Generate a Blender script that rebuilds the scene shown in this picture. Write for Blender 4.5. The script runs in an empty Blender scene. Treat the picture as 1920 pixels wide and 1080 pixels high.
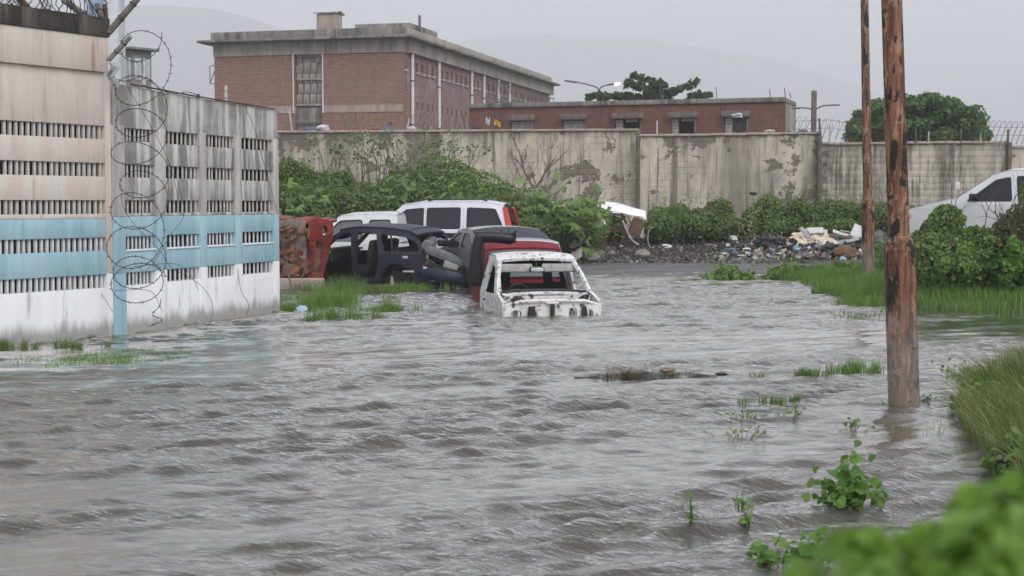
import bpy, bmesh, math, random
import numpy as np
from mathutils import Vector, Matrix, geometry

# ------------------------------------------------------------------ camera, sky, sun, exposure
SC = bpy.context.scene
COL = SC.collection
F, CAMZ = 2800.0, 1.7
PITCH = math.atan(160 / F)
cam_d = bpy.data.cameras.new('camera')
cam = bpy.data.objects.new('camera', cam_d)
COL.objects.link(cam)
cam.location = (0, 0, CAMZ)
cam.rotation_euler = (math.pi / 2 - PITCH, 0, 0)
cam_d.sensor_width = 36.0
cam_d.lens = 36.0 * F / 1920
cam_d.clip_start, cam_d.clip_end = 0.1, 12000
cam_d.dof.use_dof = True
cam_d.dof.focus_distance = 21.0
cam_d.dof.aperture_fstop = 5.6
SC.camera = cam

SUN_EL, SUN_AZ = math.radians(44), math.radians(150)   # behind the camera, to the right, through thick cloud
world = bpy.data.worlds.new('World')
SC.world = world
world.use_nodes = True
wn = world.node_tree
wn.nodes.clear()
w_out = wn.nodes.new('ShaderNodeOutputWorld')
w_bg = wn.nodes.new('ShaderNodeBackground')
w_sky = wn.nodes.new('ShaderNodeTexSky')
w_sky.sky_type = 'NISHITA'
w_sky.sun_disc = False
w_sky.sun_elevation, w_sky.sun_rotation = SUN_EL, SUN_AZ
w_sky.air_density, w_sky.dust_density, w_sky.ozone_density = 1.0, 6.0, 1.0
w_hs = wn.nodes.new('ShaderNodeHueSaturation')
w_hs.inputs['Saturation'].default_value = 0.2
wn.links.new(w_sky.outputs[0], w_hs.inputs['Color'])
w_mix = wn.nodes.new('ShaderNodeMix')           # the cloud sheet: an even pale grey over the clear sky
w_mix.data_type = 'RGBA'
w_mix.inputs[0].default_value = 0.85
w_mix.inputs[7].default_value = (5.2, 5.35, 6.0, 1)
wn.links.new(w_hs.outputs[0], w_mix.inputs[6])
wn.links.new(w_mix.outputs[2], w_bg.inputs['Color'])
w_bg.inputs['Strength'].default_value = 0.1
wn.links.new(w_bg.outputs[0], w_out.inputs['Surface'])

sun_d = bpy.data.lights.new('sun', 'SUN')
sun_d.energy, sun_d.angle, sun_d.color = 1.5, math.radians(40), (1.0, 0.98, 0.95)
sun = bpy.data.objects.new('sun', sun_d)
COL.objects.link(sun)
sun.rotation_euler = (math.pi / 2 - SUN_EL, 0, math.pi - SUN_AZ)

SC.view_settings.view_transform = 'Standard'
SC.view_settings.look = 'None'
SC.view_settings.exposure = 0.80
SC.view_settings.gamma = 1.0
SC.view_settings.use_curve_mapping = False
SC.render.engine = 'CYCLES'
SC.cycles.use_denoising = True
SC.cycles.max_bounces = 6
SC.cycles.volume_bounces = 4
SC.cycles.transparent_max_bounces = 12

# ------------------------------------------------------------------ helpers
rng = np.random.default_rng(7)
rnd = random.Random(11)
CP, SP = math.cos(PITCH), math.sin(PITCH)

def ray(px, py):
    a, b = (px - 960) / F, (540 - py) / F
    return Vector((a, CP + b * SP, -SP + b * CP))

def at(px, py, Y):
    d = ray(px, py)
    return Vector((0, 0, CAMZ)) + d * (Y / d.y)

def gz(px, py, z=0.0):
    d = ray(px, py)
    return Vector((0, 0, CAMZ)) + d * ((z - CAMZ) / d.z)

def zat(py, Y):
    return at(960, py, Y).z

def sm(t):
    t = np.clip(t, 0, 1)
    return t * t * (3 - 2 * t)

_ph = rng.uniform(0, 6.283, (24, 4))
_dr = rng.normal(size=(24, 3))
_dr /= np.linalg.norm(_dr, axis=1)[:, None]

def n3(P, scale, seed=0):                        # smooth pseudo noise about -1..1 for arrays of points
    P = np.asarray(P, float) * scale
    s = 0
    for k in range(8):
        j = (k + seed * 5) % 24
        s = s + np.sin(P @ _dr[j] * (1 + .37 * k) + _ph[j, 0] + 1.3 * np.sin(P @ _dr[(j + 7) % 24] * .8 + _ph[j, 1])) / (1 + .3 * k)
    return s / 3.0

def props(o, label=None, cat=None, group=None, kind=None):
    if label: o['label'] = label
    if cat: o['category'] = cat
    if group: o['group'] = group
    if kind: o['kind'] = kind
    return o

def thing(name, label, cat, loc=(0, 0, 0), rot=(0, 0, 0), group=None):
    o = bpy.data.objects.new(name, None)
    o.empty_display_size = .2
    COL.objects.link(o)
    o.location, o.rotation_euler = loc, rot
    return props(o, label, cat, group)

def link_mesh(name, me, parent=None, loc=None, rot=None, scale=None):
    o = bpy.data.objects.new(name, me)
    COL.objects.link(o)
    if parent: o.parent = parent
    if loc is not None: o.location = loc
    if rot is not None: o.rotation_euler = rot
    if scale is not None: o.scale = scale
    return o

def mesh_np(name, V, Fc, mats, smooth=False, attr=None, fmat=None, sharp=None):
    """V (n,3); Fc (m,k) array or list of tuples"""
    me = bpy.data.meshes.new(name)
    V = np.asarray(V, np.float32)
    if isinstance(Fc, np.ndarray):
        m, k = Fc.shape
        me.vertices.add(len(V)); me.vertices.foreach_set('co', V.ravel())
        me.loops.add(m * k); me.loops.foreach_set('vertex_index', Fc.astype(np.int32).ravel())
        me.polygons.add(m)
        me.polygons.foreach_set('loop_start', np.arange(0, m * k, k, dtype=np.int32))
        me.update(calc_edges=True)
    else:
        me.from_pydata([tuple(map(float, v)) for v in V], [], Fc)
    for mt in (mats if isinstance(mats, (list, tuple)) else [mats]):
        me.materials.append(mt)
    if smooth:
        me.polygons.foreach_set('use_smooth', np.ones(len(me.polygons), bool))
        if sharp: me.set_sharp_from_angle(angle=math.radians(sharp))
    if fmat is not None:
        me.polygons.foreach_set('material_index', np.asarray(fmat, np.int32))
    if attr is not None:
        a = me.attributes.new('rnd', 'FLOAT', 'POINT')
        a.data.foreach_set('value', np.asarray(attr, np.float32))
    me.validate()
    me.update()
    return me

class MB:
    """collects simple shapes of one part; build() links them as one mesh"""
    def __init__(s):
        s.v, s.f = [], []

    def add(s, v, f):
        o = len(s.v)
        s.v += [tuple(p) for p in v]
        s.f += [tuple(o + i for i in q) for q in f]
        return s

    def box(s, c, size, rz=0, rx=0, ry=0, bev=0.0):
        bm = bmesh.new()
        bmesh.ops.create_cube(bm, size=1)
        bmesh.ops.scale(bm, vec=size, verts=bm.verts)
        if bev: bmesh.ops.bevel(bm, geom=bm.edges[:], offset=min(bev, min(size) * .45), segments=2, affect='EDGES', profile=.5)
        M = Matrix.Translation(c) @ Matrix.Rotation(rz, 4, 'Z') @ Matrix.Rotation(ry, 4, 'Y') @ Matrix.Rotation(rx, 4, 'X')
        bmesh.ops.transform(bm, matrix=M, verts=bm.verts)
        bm.verts.index_update()
        s.add([v.co[:] for v in bm.verts], [[v.index for v in q.verts] for q in bm.faces])
        bm.free()
        return s

    def tube(s, pts, r, seg=8, cap=True):
        pts = [Vector(p) for p in pts]
        n = len(pts)
        rs = r if isinstance(r, (list, tuple)) else [r] * n
        V, Fc = [], []
        up = Vector((0, 0, 1))
        prev = None
        for i, p in enumerate(pts):
            t = (pts[min(i + 1, n - 1)] - pts[max(i - 1, 0)]).normalized()
            if prev is None:
                a = t.cross(up if abs(t.z) < .95 else Vector((1, 0, 0))).normalized()
            else:
                a = (prev - t * prev.dot(t)).normalized()
            prev = a
            b = t.cross(a)
            for k in range(seg):
                q = 2 * math.pi * k / seg
                V.append(p + (a * math.cos(q) + b * math.sin(q)) * rs[i])
        for i in range(n - 1):
            for k in range(seg):
                Fc.append((i * seg + k, i * seg + (k + 1) % seg, (i + 1) * seg + (k + 1) % seg, (i + 1) * seg + k))
        if cap:
            Fc.append(tuple(range(seg - 1, -1, -1)))
            Fc.append(tuple((n - 1) * seg + k for k in range(seg)))
        return s.add(V, Fc)

    def sheet(s, fn, nu, nv, th=0.0):
        """grid surface fn(u,v), u,v in 0..1, with thickness along its normal"""
        V, Fc = [], []
        P = [[Vector(fn(i / nu, j / nv)) for j in range(nv + 1)] for i in range(nu + 1)]
        W = nv + 1
        for r_ in P: V += r_
        q = [(i * W + j, i * W + j + 1, (i + 1) * W + j + 1, (i + 1) * W + j) for i in range(nu) for j in range(nv)]
        Fc += q
        if th:
            N = len(V)
            for i in range(nu + 1):
                for j in range(nv + 1):
                    du = P[min(i + 1, nu)][j] - P[max(i - 1, 0)][j]
                    dv = P[i][min(j + 1, nv)] - P[i][max(j - 1, 0)]
                    nn = du.cross(dv)
                    nn = nn.normalized() if nn.length > 1e-9 else Vector((0, 0, 1))
                    V.append(P[i][j] + nn * th)
            Fc += [tuple(N + k for k in reversed(x)) for x in q]
            for i in range(nu):
                for j in (0, nv):
                    a, b = i * W + j, (i + 1) * W + j
                    Fc.append((a, b, N + b, N + a) if j == 0 else (b, a, N + a, N + b))
            for j in range(nv):
                for i in (0, nu):
                    a, b = i * W + j, i * W + j + 1
                    Fc.append((b, a, N + a, N + b) if i == 0 else (a, b, N + b, N + a))
        return s.add(V, Fc)

    def panel(s, outline, holes, fn, th, cu=(), cv=()):
        """flat outline with holes, cut along u/v lines, bent by fn(u,v) -> point, given a thickness"""
        loops = [outline] + list(holes)
        pts = [Vector((p[0], p[1], 0)) for lp in loops for p in lp]
        tris = geometry.tessellate_polygon([[Vector((p[0], p[1], 0)) for p in lp] for lp in loops])
        bm = bmesh.new()
        vs = [bm.verts.new(p) for p in pts]
        for t in tris:
            try: bm.faces.new([vs[i] for i in t])
            except ValueError: pass
        for val, nrm in [((c, 0, 0), (1, 0, 0)) for c in cu] + [((0, c, 0), (0, 1, 0)) for c in cv]:
            bmesh.ops.bisect_plane(bm, geom=bm.verts[:] + bm.edges[:] + bm.faces[:], plane_co=val, plane_no=nrm, dist=1e-5)
        bmesh.ops.recalc_face_normals(bm, faces=bm.faces[:])
        bm.verts.index_update()
        n = len(bm.verts)
        e = 1e-3
        out, inn = [], []
        for v in bm.verts:
            u, w = v.co.x, v.co.y
            p = Vector(fn(u, w))
            nn = (Vector(fn(u + e, w)) - p).cross(Vector(fn(u, w + e)) - p)
            nn = nn.normalized() if nn.length else Vector((0, 0, 1))
            out.append(p); inn.append(p - nn * th)
        fs = []
        for f in bm.faces:
            ids = [v.index for v in f.verts]
            if f.normal.z < 0: ids.reverse()
            fs.append(tuple(ids)); fs.append(tuple(n + i for i in reversed(ids)))
        for ed in bm.edges:
            if len(ed.link_faces) == 1:
                a, b = ed.verts[0].index, ed.verts[1].index
                fs.append((a, b, n + b, n + a))
        bm.free()
        return s.add(out + inn, fs)

    def lathe(s, prof, M=None, seg=20):
        """prof (r, h) turned about Z"""
        V, Fc = [], []
        for r_, h in prof:
            for k in range(seg):
                q = 2 * math.pi * k / seg
                V.append(Vector((r_ * math.cos(q), r_ * math.sin(q), h)))
        if M is not None: V = [M @ p for p in V]
        for i in range(len(prof) - 1):
            for k in range(seg):
                Fc.append((i * seg + k, i * seg + (k + 1) % seg, (i + 1) * seg + (k + 1) % seg, (i + 1) * seg + k))
        Fc.append(tuple(range(seg - 1, -1, -1)))
        Fc.append(tuple((len(prof) - 1) * seg + k for k in range(seg)))
        return s.add(V, Fc)

    def mesh(s, name, mat, smooth=True, sharp=35):
        me = mesh_np(name, s.v, s.f, mat)
        bm = bmesh.new(); bm.from_mesh(me)
        bmesh.ops.recalc_face_normals(bm, faces=bm.faces[:])
        bm.to_mesh(me); bm.free()
        if smooth:
            me.polygons.foreach_set('use_smooth', np.ones(len(me.polygons), bool))
            me.set_sharp_from_angle(angle=math.radians(sharp))
        return me

    def build(s, name, mat, parent=None, smooth=True, sharp=35, **kw):
        return link_mesh(name, s.mesh(name, mat, smooth, sharp), parent, **kw)

def rounded(poly, r, n=3):
    out = []
    k = len(poly)
    for i in range(k):
        p, a, b = Vector(poly[i]), Vector(poly[i - 1]), Vector(poly[(i + 1) % k])
        da, db = (a - p), (b - p)
        ra = min(r, da.length * .45, db.length * .45)
        A, B = p + da.normalized() * ra, p + db.normalized() * ra
        for j in range(n + 1):
            t = j / n
            q = A * (1 - t) ** 2 + p * 2 * t * (1 - t) + B * t * t
            out.append((q.x, q.y))
    return out

# ------------------------------------------------------------------ materials
def nd(nt, t, i=None, **pr):
    n = nt.nodes.new('ShaderNode' + t)
    for k, v in pr.items(): setattr(n, k, v)
    for k, v in (i or {}).items():
        s_ = n.inputs[k]
        if isinstance(v, bpy.types.NodeSocket): nt.links.new(v, s_)
        elif hasattr(v, '__len__') and len(v) == 3 and s_.type == 'RGBA': s_.default_value = (*v, 1)
        else: s_.default_value = v
    return n

WORLD = [False]                                  # True while a material should run on across separate pieces
def newmat(name):
    m = bpy.data.materials.new(name)
    m.use_nodes = True
    nt = m.node_tree
    nt.nodes.clear()
    out = nt.nodes.new('ShaderNodeOutputMaterial')
    return m, nt, out

def coords(nt, sc=(1, 1, 1), kind='Object', rot=(0, 0, 0)):
    c = nd(nt, 'NewGeometry').outputs['Position'] if WORLD[0] else nd(nt, 'TexCoord').outputs[kind]
    return nd(nt, 'Mapping', {'Vector': c, 'Scale': sc, 'Rotation': rot}).outputs[0]

def nz(nt, vec, scale, detail=4, rough=.55, dist=0.0):
    return nd(nt, 'TexNoise', {'Vector': vec, 'Scale': scale, 'Detail': detail, 'Roughness': rough, 'Distortion': dist}).outputs[0]

def ramp(nt, fac, a, b, lo=0.0, hi=1.0):
    return nd(nt, 'MapRange', {0: fac, 1: a, 2: b, 3: lo, 4: hi}, clamp=True, interpolation_type='SMOOTHSTEP').outputs[0]

def mx(nt, fac, a, b, blend='MIX'):
    return nd(nt, 'Mix', {0: fac, 6: a, 7: b}, data_type='RGBA', blend_type=blend).outputs[2]

def mul(nt, a, b, op='MULTIPLY'):
    return nd(nt, 'Math', {0: a, 1: b}, operation=op).outputs[0]

def bumpn(nt, h, strength=.3, dist=.02):
    return nd(nt, 'Bump', {'Height': h, 'Strength': strength, 'Distance': dist}).outputs[0]

def finish(nt, out, color, rough=.6, normal=None, metallic=0.0, spec=.5, **kw):
    i = {'Base Color': color, 'Roughness': rough, 'Metallic': metallic, 'Specular IOR Level': spec}
    i.update(kw)
    if normal is not None: i['Normal'] = normal
    p = nd(nt, 'BsdfPrincipled', i)
    nt.links.new(p.outputs[0], out.inputs['Surface'])
    return p

def plain(name, col, rough=.5, var=.25, scale=6, metallic=0.0, spec=.4, bump=.0, dirt=None, dirt_amt=.5, streak=False, coat=0.0):
    """colour with soft variation and patches or streaks of dirt"""
    m, nt, out = newmat(name)
    v = coords(nt)
    c = mx(nt, ramp(nt, nz(nt, v, scale, 5), .3, .7), [x * (1 - var) for x in col], [min(1, x * (1 + var * .5)) for x in col])
    if dirt:
        dv = coords(nt, (1, 1, .13)) if streak else v
        f = ramp(nt, nz(nt, dv, scale * (1.3 if streak else .6), 7, .65), .52, .72, 0, dirt_amt)
        c = mx(nt, f, c, dirt)
    nr = bumpn(nt, nz(nt, v, scale * 5, 4), bump, .01) if bump else None
    finish(nt, out, c, rough, nr, metallic, spec, **({'Coat Weight': coat, 'Coat Roughness': .12} if coat else {}))
    return m

def streaked(name, base, alt, dark, sc=1.0, dark_amt=.7, alt_lo=.42, alt_hi=.62, dark_lo=.5, dark_hi=.68, rough=.85, bump=.35, rust=None, fine=.25, tide=False):
    """old render or concrete: blotches, vertical runs of grime, fine grain"""
    m, nt, out = newmat(name)
    v = coords(nt)
    vs = coords(nt, (1, 1, .1))
    c = mx(nt, ramp(nt, nz(nt, vs, 3.2 * sc, 6, .6, .3), alt_lo, alt_hi), base, alt)
    c = mx(nt, ramp(nt, nz(nt, v, 1.1 * sc, 6, .65, .4), .4, .7, 0, .5), c, alt)
    d = mul(nt, ramp(nt, nz(nt, vs, 7 * sc, 8, .7, .2), dark_lo, dark_hi), ramp(nt, nz(nt, v, .9 * sc, 4), .35, .65, .15, 1))
    c = mx(nt, mul(nt, d, dark_amt), c, dark)
    if rust:
        c = mx(nt, ramp(nt, nz(nt, coords(nt, (1, 1, .05)), 9 * sc, 3, .5), .68, .74, 0, .55), c, rust)
    if tide:                                      # tide mark left by the flood, with grime creeping up
        z_ = nd(nt, 'SeparateXYZ', {0: nd(nt, 'NewGeometry').outputs['Position']}).outputs[2]
        zn = nd(nt, 'Math', {0: z_, 1: mul(nt, nz(nt, coords(nt, (1, 1, .25)), 6, 6, .7), -.42)}, operation='ADD').outputs[0]
        c = mx(nt, ramp(nt, zn, .06, -.14, 0, .7), c, (.16, .15, .125))
    g = nz(nt, v, 45 * sc, 4, .7)
    c = mx(nt, fine, c, mx(nt, g, (.15, .15, .15), (.85, .85, .85)), 'SOFT_LIGHT')
    h = nd(nt, 'Math', {0: nz(nt, v, 18 * sc, 6, .7), 1: mul(nt, d, -.4)}, operation='ADD').outputs[0]
    finish(nt, out, c, rough, bumpn(nt, h, bump, .02), spec=.25)
    return m

def leafmat(name, lo, hi, dry=None, dry_amt=.12, rough=.38, trans=.3):
    m, nt, out = newmat(name)
    a = nd(nt, 'Attribute', attribute_name='rnd').outputs['Fac']
    c = mx(nt, a, lo, hi)
    if dry:
        c = mx(nt, ramp(nt, a, 1 - dry_amt, 1 - dry_amt + .02), c, dry)
    c = mx(nt, ramp(nt, nz(nt, coords(nt), 1.7, 3), .35, .65, 0, .45), c, mx(nt, .5, lo, c), 'MIX')
    p = nd(nt, 'BsdfPrincipled', {'Base Color': c, 'Roughness': rough, 'Specular IOR Level': .35})
    t = nd(nt, 'BsdfTranslucent', {'Color': mx(nt, .5, c, (.25, .4, .06), 'MIX')})
    s_ = nd(nt, 'MixShader', {0: trans, 1: p.outputs[0], 2: t.outputs[0]})
    nt.links.new(s_.outputs[0], out.inputs['Surface'])
    return m

def attrmat(name, stops, rough=.8):
    """colour picked per piece along a ramp"""
    m, nt, out = newmat(name)
    a = nd(nt, 'Attribute', attribute_name='rnd').outputs['Fac']
    r = nd(nt, 'ValToRGB', {0: a})
    r.color_ramp.interpolation = 'CONSTANT'
    e = r.color_ramp.elements
    e[0].position, e[0].color = 0, (*stops[0], 1)
    e[1].position, e[1].color = 1 / len(stops), (*stops[1], 1)
    for k, c in enumerate(stops[2:], 2):
        x = e.new(k / len(stops)); x.color = (*c, 1)
    finish(nt, out, r.outputs[0], rough, spec=.3)
    return m
# ------------------------------------------------------------------ terrain
def height(x, y):
    x, y = np.asarray(x, float), np.asarray(y, float)
    shore = np.interp(x, [-9, -4.5, -2, 0, 2, 4, 7], [27.0, 28.5, 30.3, 32.0, 35.0, 35.3, 34.8])
    d = y - shore
    h = np.where(d < 0, -.5 * sm(-d / 3.0), .08 * np.clip(d / 6, 0, 1) + .5 * sm((d - 5.5) / 4.0) + .25 * sm((d - 10) / 25))
    xe = np.interp(y, [22.3, 22.7, 23.6, 25, 28, 31, 34, 36, 42], [9.5, 7.6, 6.5, 5.8, 6.0, 6.4, 6.1, 6.8, 9.0])
    t = x - xe
    b = np.where(y > 22.2, .14 * sm(t / .8) + .42 * sm((t - 1.0) / 2.5), 0) - .5 * (1 - sm((t + 1.2) / 1.2))
    b = np.where(y > 22.2, b, -.5)
    h = np.maximum(h, b)
    xn = np.interp(y, [2.5, 7, 9.5, 11.5, 13, 14.5, 15.5], [.9, 2.3, 3.1, 3.5, 3.9, 5.2, 9.5])
    t = x - xn
    b = np.where(y < 15.5, .28 * sm(t / 1.4) - .5 * (1 - sm((t + 1.0) / 1.0)), -.5)
    h = np.maximum(h, b)
    h = np.maximum(h, -.5 + .62 * sm((3.4 - y) / 2.2))
    lb = -.5 + .5 * sm((y - 22.5) / 3.0) * sm((-3.0 - x) / 1.2)      # shallow corner beyond the louvred wall
    h = np.maximum(h, lb)
    P = np.stack([x, y, 0 * x], -1)
    return h + .018 * n3(P, 1.7) + .01 * n3(P, 5.1, 2)

def hgt(x, y): return float(height(np.array([x]), np.array([y]))[0])

def hit(px, py):
    d = ray(px, py)
    t = 5.0
    while t < 90:
        p = Vector((0, 0, CAMZ)) + d * t
        if p.z < hgt(p.x, p.y): return p
        t += .08
    return p

soil, nt, out = newmat('wet_soil')
v = coords(nt)
c = mx(nt, ramp(nt, nz(nt, v, 2.2, 7, .65), .35, .65), (.055, .048, .040), (.12, .105, .088))
c = mx(nt, ramp(nt, nz(nt, v, .35, 4), .45, .6, 0, .6), c, (.05, .07, .025))
finish(nt, out, c, ramp(nt, nz(nt, v, 1.3), .35, .65, .45, .85), bumpn(nt, nz(nt, v, 14, 7, .7), .7, .04))

def far_steps(a, b, step, lo, hi): return np.concatenate([lo, np.arange(a, b, step), hi])
gx = far_steps(-20, 20.01, .3, [-6000, -2500, -900, -300, -100, -45, -28], [28, 45, 100, 300, 900, 2500, 6000])
gy = far_steps(-2, 50, .3, [-400, -120, -40, -12], [56, 66, 80, 110, 170, 300, 600, 1200, 2500, 5050])
X, Y = np.meshgrid(gx, gy)
Z = height(np.clip(X, -20, 20), np.clip(Y, -2, 60))
idx = np.arange(X.size).reshape(X.shape)
quads = np.stack([idx[:-1, :-1], idx[:-1, 1:], idx[1:, 1:], idx[1:, :-1]], -1).reshape(-1, 4)
g = link_mesh('ground', mesh_np('ground', np.stack([X, Y, Z], -1).reshape(-1, 3), quads, soil, True))
props(g, 'wet brown earth of the flooded lot', 'ground', kind='structure')

# gravel lane along the far shore
m_lane, nt, out = newmat('wet_gravel')
v = coords(nt)
c = mx(nt, ramp(nt, nz(nt, v, 30, 6, .75), .35, .68), (.07, .07, .07), (.22, .218, .212))
c = mx(nt, ramp(nt, nz(nt, v, .9, 5), .4, .65, 0, .6), c, (.075, .072, .068))
finish(nt, out, c, ramp(nt, nz(nt, v, .8), .4, .6, .5, .85), bumpn(nt, nz(nt, v, 55, 5, .7), .6, .02))
lx, ly = np.arange(.6, 8.01, .2), np.linspace(0, 1, 26)
LX, T = np.meshgrid(lx, ly)
LY = (34.2 + .3 * np.sin(LX * 1.3)) + T * (6.9 + .35 * np.sin(LX * 2.1 + 1))
LZ = height(LX, LY) + .006
idx = np.arange(LX.size).reshape(LX.shape)
quads = np.stack([idx[:-1, :-1], idx[:-1, 1:], idx[1:, 1:], idx[1:, :-1]], -1).reshape(-1, 4)
props(link_mesh('gravel_lane', mesh_np('gravel_lane', np.stack([LX, LY, LZ], -1).reshape(-1, 3), quads, m_lane, True)),
      'wet grey gravel lane between flood water and rubbish heap', 'lane', kind='structure')

# ------------------------------------------------------------------ flood water
wx, wy = np.arange(-15, 15.01, .05), np.concatenate([np.arange(-1, 5, .08), np.arange(5, 15, .028), np.arange(15, 38.2, .05)])
X, Y = np.meshgrid(wx, wy)
X = X.astype(np.float32); Y = Y.astype(np.float32)
WZ = np.zeros_like(X)
wr = np.random.default_rng(21)
Pg = np.stack([X * .45 + Y * .05, Y * 1.7 - X * .75, 0 * X], -1)
gust = np.clip(.62 + .85 * n3(Pg, .75, 1) + .55 * n3(Pg, 1.9, 2), .26, 1.4)      # cat's paws and calm slicks
for k in range(84):
    lam = .105 * (.95 / .105) ** (wr.random() ** 1.1)
    th = math.radians(110 + wr.normal() * (13 if lam > .45 else 19))
    kk = 2 * math.pi / lam
    amp = lam * (.0108 if lam < .38 else .0056 if lam < .6 else .0036)
    ph = kk * (X * math.cos(th) + Y * math.sin(th)) + wr.uniform(0, 6.28)
    ph = ph + .9 * np.sin(X * wr.uniform(.2, .7) + Y * wr.uniform(.1, .5) + wr.uniform(0, 6))
    s_ = np.sin(ph)
    WZ += amp * 2.0 * (np.exp(1.3 * (s_ - 1)) - .42) * (gust if lam < .45 else .30 + .70 * gust)
sh = sm((38 - Y) / 12) * .2 + .8
WZ *= sh
idx = np.arange(X.size).reshape(X.shape)
quads = np.stack([idx[:-1, :-1], idx[:-1, 1:], idx[1:, 1:], idx[1:, :-1]], -1).reshape(-1, 4)
m_water, nt, out = newmat('muddy_water')
v = coords(nt, rot=(0, 0, math.radians(10)))
vr = nd(nt, 'Mapping', {'Vector': v, 'Scale': (.45, 1.25, 1)}).outputs[0]
gustn = nd(nt, 'Attribute', attribute_name='rnd').outputs['Fac']
h1 = nz(nt, vr, 7, 5, .62, .5)
h2 = nz(nt, vr, 26, 4, .6, .3)
h = nd(nt, 'Math', {0: mul(nt, h1, 1.0), 1: mul(nt, h2, .35)}, operation='ADD').outputs[0]
nb = nd(nt, 'Bump', {'Height': mul(nt, h, gustn), 'Strength': 1.0, 'Distance': .026}).outputs[0]
c = mx(nt, nz(nt, v, .5, 4), (.072, .070, .061), (.092, .089, .079))
mud = nd(nt, 'BsdfDiffuse', {'Color': c, 'Normal': nb})
gl = nd(nt, 'BsdfGlossy', {'Color': (1.0, .985, .945), 'Roughness': .08, 'Normal': nb})
fr = nd(nt, 'Fresnel', {'IOR': 1.33, 'Normal': nb}).outputs[0]
fr = nd(nt, 'Math', {0: mul(nt, nd(nt, 'Math', {0: fr, 1: .03}, operation='SUBTRACT').outputs[0], 2.35), 1: 0.0}, operation='MAXIMUM', use_clamp=True).outputs[0]
ms = nd(nt, 'MixShader', {0: mul(nt, fr, .75, 'POWER'), 1: mud.outputs[0], 2: gl.outputs[0]})      # reflection curve boosted past clear water to widen light-dark contrast
nt.links.new(ms.outputs[0], out.inputs['Surface'])
w = link_mesh('flood_water', mesh_np('flood_water', np.stack([X, Y, WZ], -1).reshape(-1, 3), quads, m_water, True, np.clip(gust, 0, 1.2).ravel()))
props(w, 'wind-ruffled grey-brown flood water', 'water', kind='structure')

# ------------------------------------------------------------------ hills in the mist
m_hill, nt, out = newmat('hill_forest')
v = coords(nt)
finish(nt, out, mx(nt, nz(nt, v, .02, 6), (.035, .055, .03), (.075, .09, .05)), .9)

def ridge(name, label, sky, Y0, depth, seed):
    """a long hill whose crest passes through the given skyline"""
    px = np.array([p[0] for p in sky], float); py = np.array([p[1] for p in sky], float)
    cx = (px - 960) / F * Y0
    cz = np.array([zat(q, Y0) for q in py])
    xs = np.linspace(cx[0], cx[-1], 160)
    zs = np.interp(xs, cx, cz)
    ts = np.linspace(-1, 1, 33)
    Xg, Tg = np.meshgrid(xs, ts)
    prof = np.cos(Tg * math.pi / 2) ** 1.2
    Yg = Y0 + depth + Tg * depth
    crest_y = Y0 + depth
    Zg = np.interp(Xg * Y0 / crest_y, cx, cz) * 1.0
    Zg = (Zg - CAMZ) * crest_y / Y0 + CAMZ
    Pn = np.stack([Xg, Yg, 0 * Xg], -1)
    Zg = Zg * prof * (1 + .12 * n3(Pn, .0026, seed) * (1 - prof)) + 7 * n3(Pn, .012, seed) * prof - 3 * (1 - prof)
    idx = np.arange(Xg.size).reshape(Xg.shape)
    q = np.stack([idx[:-1, :-1], idx[:-1, 1:], idx[1:, 1:], idx[1:, :-1]], -1).reshape(-1, 4)
    o = link_mesh(name, mesh_np(name, np.stack([Xg, Yg, Zg], -1).reshape(-1, 3), q, m_hill, True))
    props(o, label, 'hill', kind='structure')

ridge('hill', 'misty hill rising behind the louvred wall',
      [(-900, 150), (-400, 90), (-100, 40), (120, 18), (250, 10), (320, 12), (400, 20), (470, 38), (560, 68), (660, 105), (800, 150), (1000, 215), (1300, 300), (1700, 372)], 2200, 350, 0)
ridge('hill', 'long misty ridge above the low brick building',
      [(300, 330), (600, 190), (760, 105), (860, 76), (930, 66), (985, 62), (1040, 66), (1090, 76), (1150, 74), (1210, 71), (1290, 85), (1370, 98), (1450, 118), (1530, 142), (1640, 178), (1800, 215), (2000, 250), (2400, 330)], 2900, 450, 1)
ridge('hill', 'faintest far ridge at the right edge under low cloud',
      [(900, 330), (1200, 250), (1500, 205), (1700, 192), (1850, 165), (1950, 140), (2100, 120), (2400, 110), (2900, 200)], 3900, 450, 2)

# ------------------------------------------------------------------ haze: the wet air itself
m_haze, nt, out = newmat('wet_air')
pv = nd(nt, 'VolumePrincipled', {'Color': (.93, .94, .97), 'Density': .0009, 'Anisotropy': .0})
nt.links.new(pv.outputs[0], out.inputs['Volume'])
hz = MB().box((0, 2300, 259), (13000, 5600, 522)).build('haze', m_haze, smooth=False)
props(hz, 'pale wet haze filling the air over the whole lot', 'haze', kind='stuff')
# ------------------------------------------------------------------ louvred compound wall on the left
M_pink = streaked('pink_render', (.63, .535, .46), (.68, .64, .59), (.36, .32, .28), 1.1, .55, rust=(.36, .19, .10))
M_grey = streaked('grey_render', (.25, .24, .225), (.62, .62, .60), (.11, .105, .10), 1.7, .7, .44, .60, .46, .66)
M_pillar = streaked('pillar_render', (.58, .58, .56), (.40, .33, .31), (.15, .145, .135), 1.5, .7)
M_blue = streaked('blue_paint', (.30, .48, .56), (.38, .56, .62), (.18, .29, .33), 1.2, .55, fine=.15)
M_white = streaked('white_paint', (.78, .78, .79), (.83, .83, .84), (.22, .21, .19), 1.0, .75, .4, .6, .55, .70, fine=.15, tide=True)
M_fin = streaked('louvre_concrete', (.60, .585, .55), (.48, .47, .44), (.25, .24, .22), 2, .4)
M_finw = streaked('louvre_white', (.68, .68, .68), (.58, .58, .57), (.3, .29, .27), 2, .4)
M_black = streaked('mouldy_coping', (.045, .042, .038), (.16, .14, .12), (.015, .014, .013), 1.6, .8, .5, .7)
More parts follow.
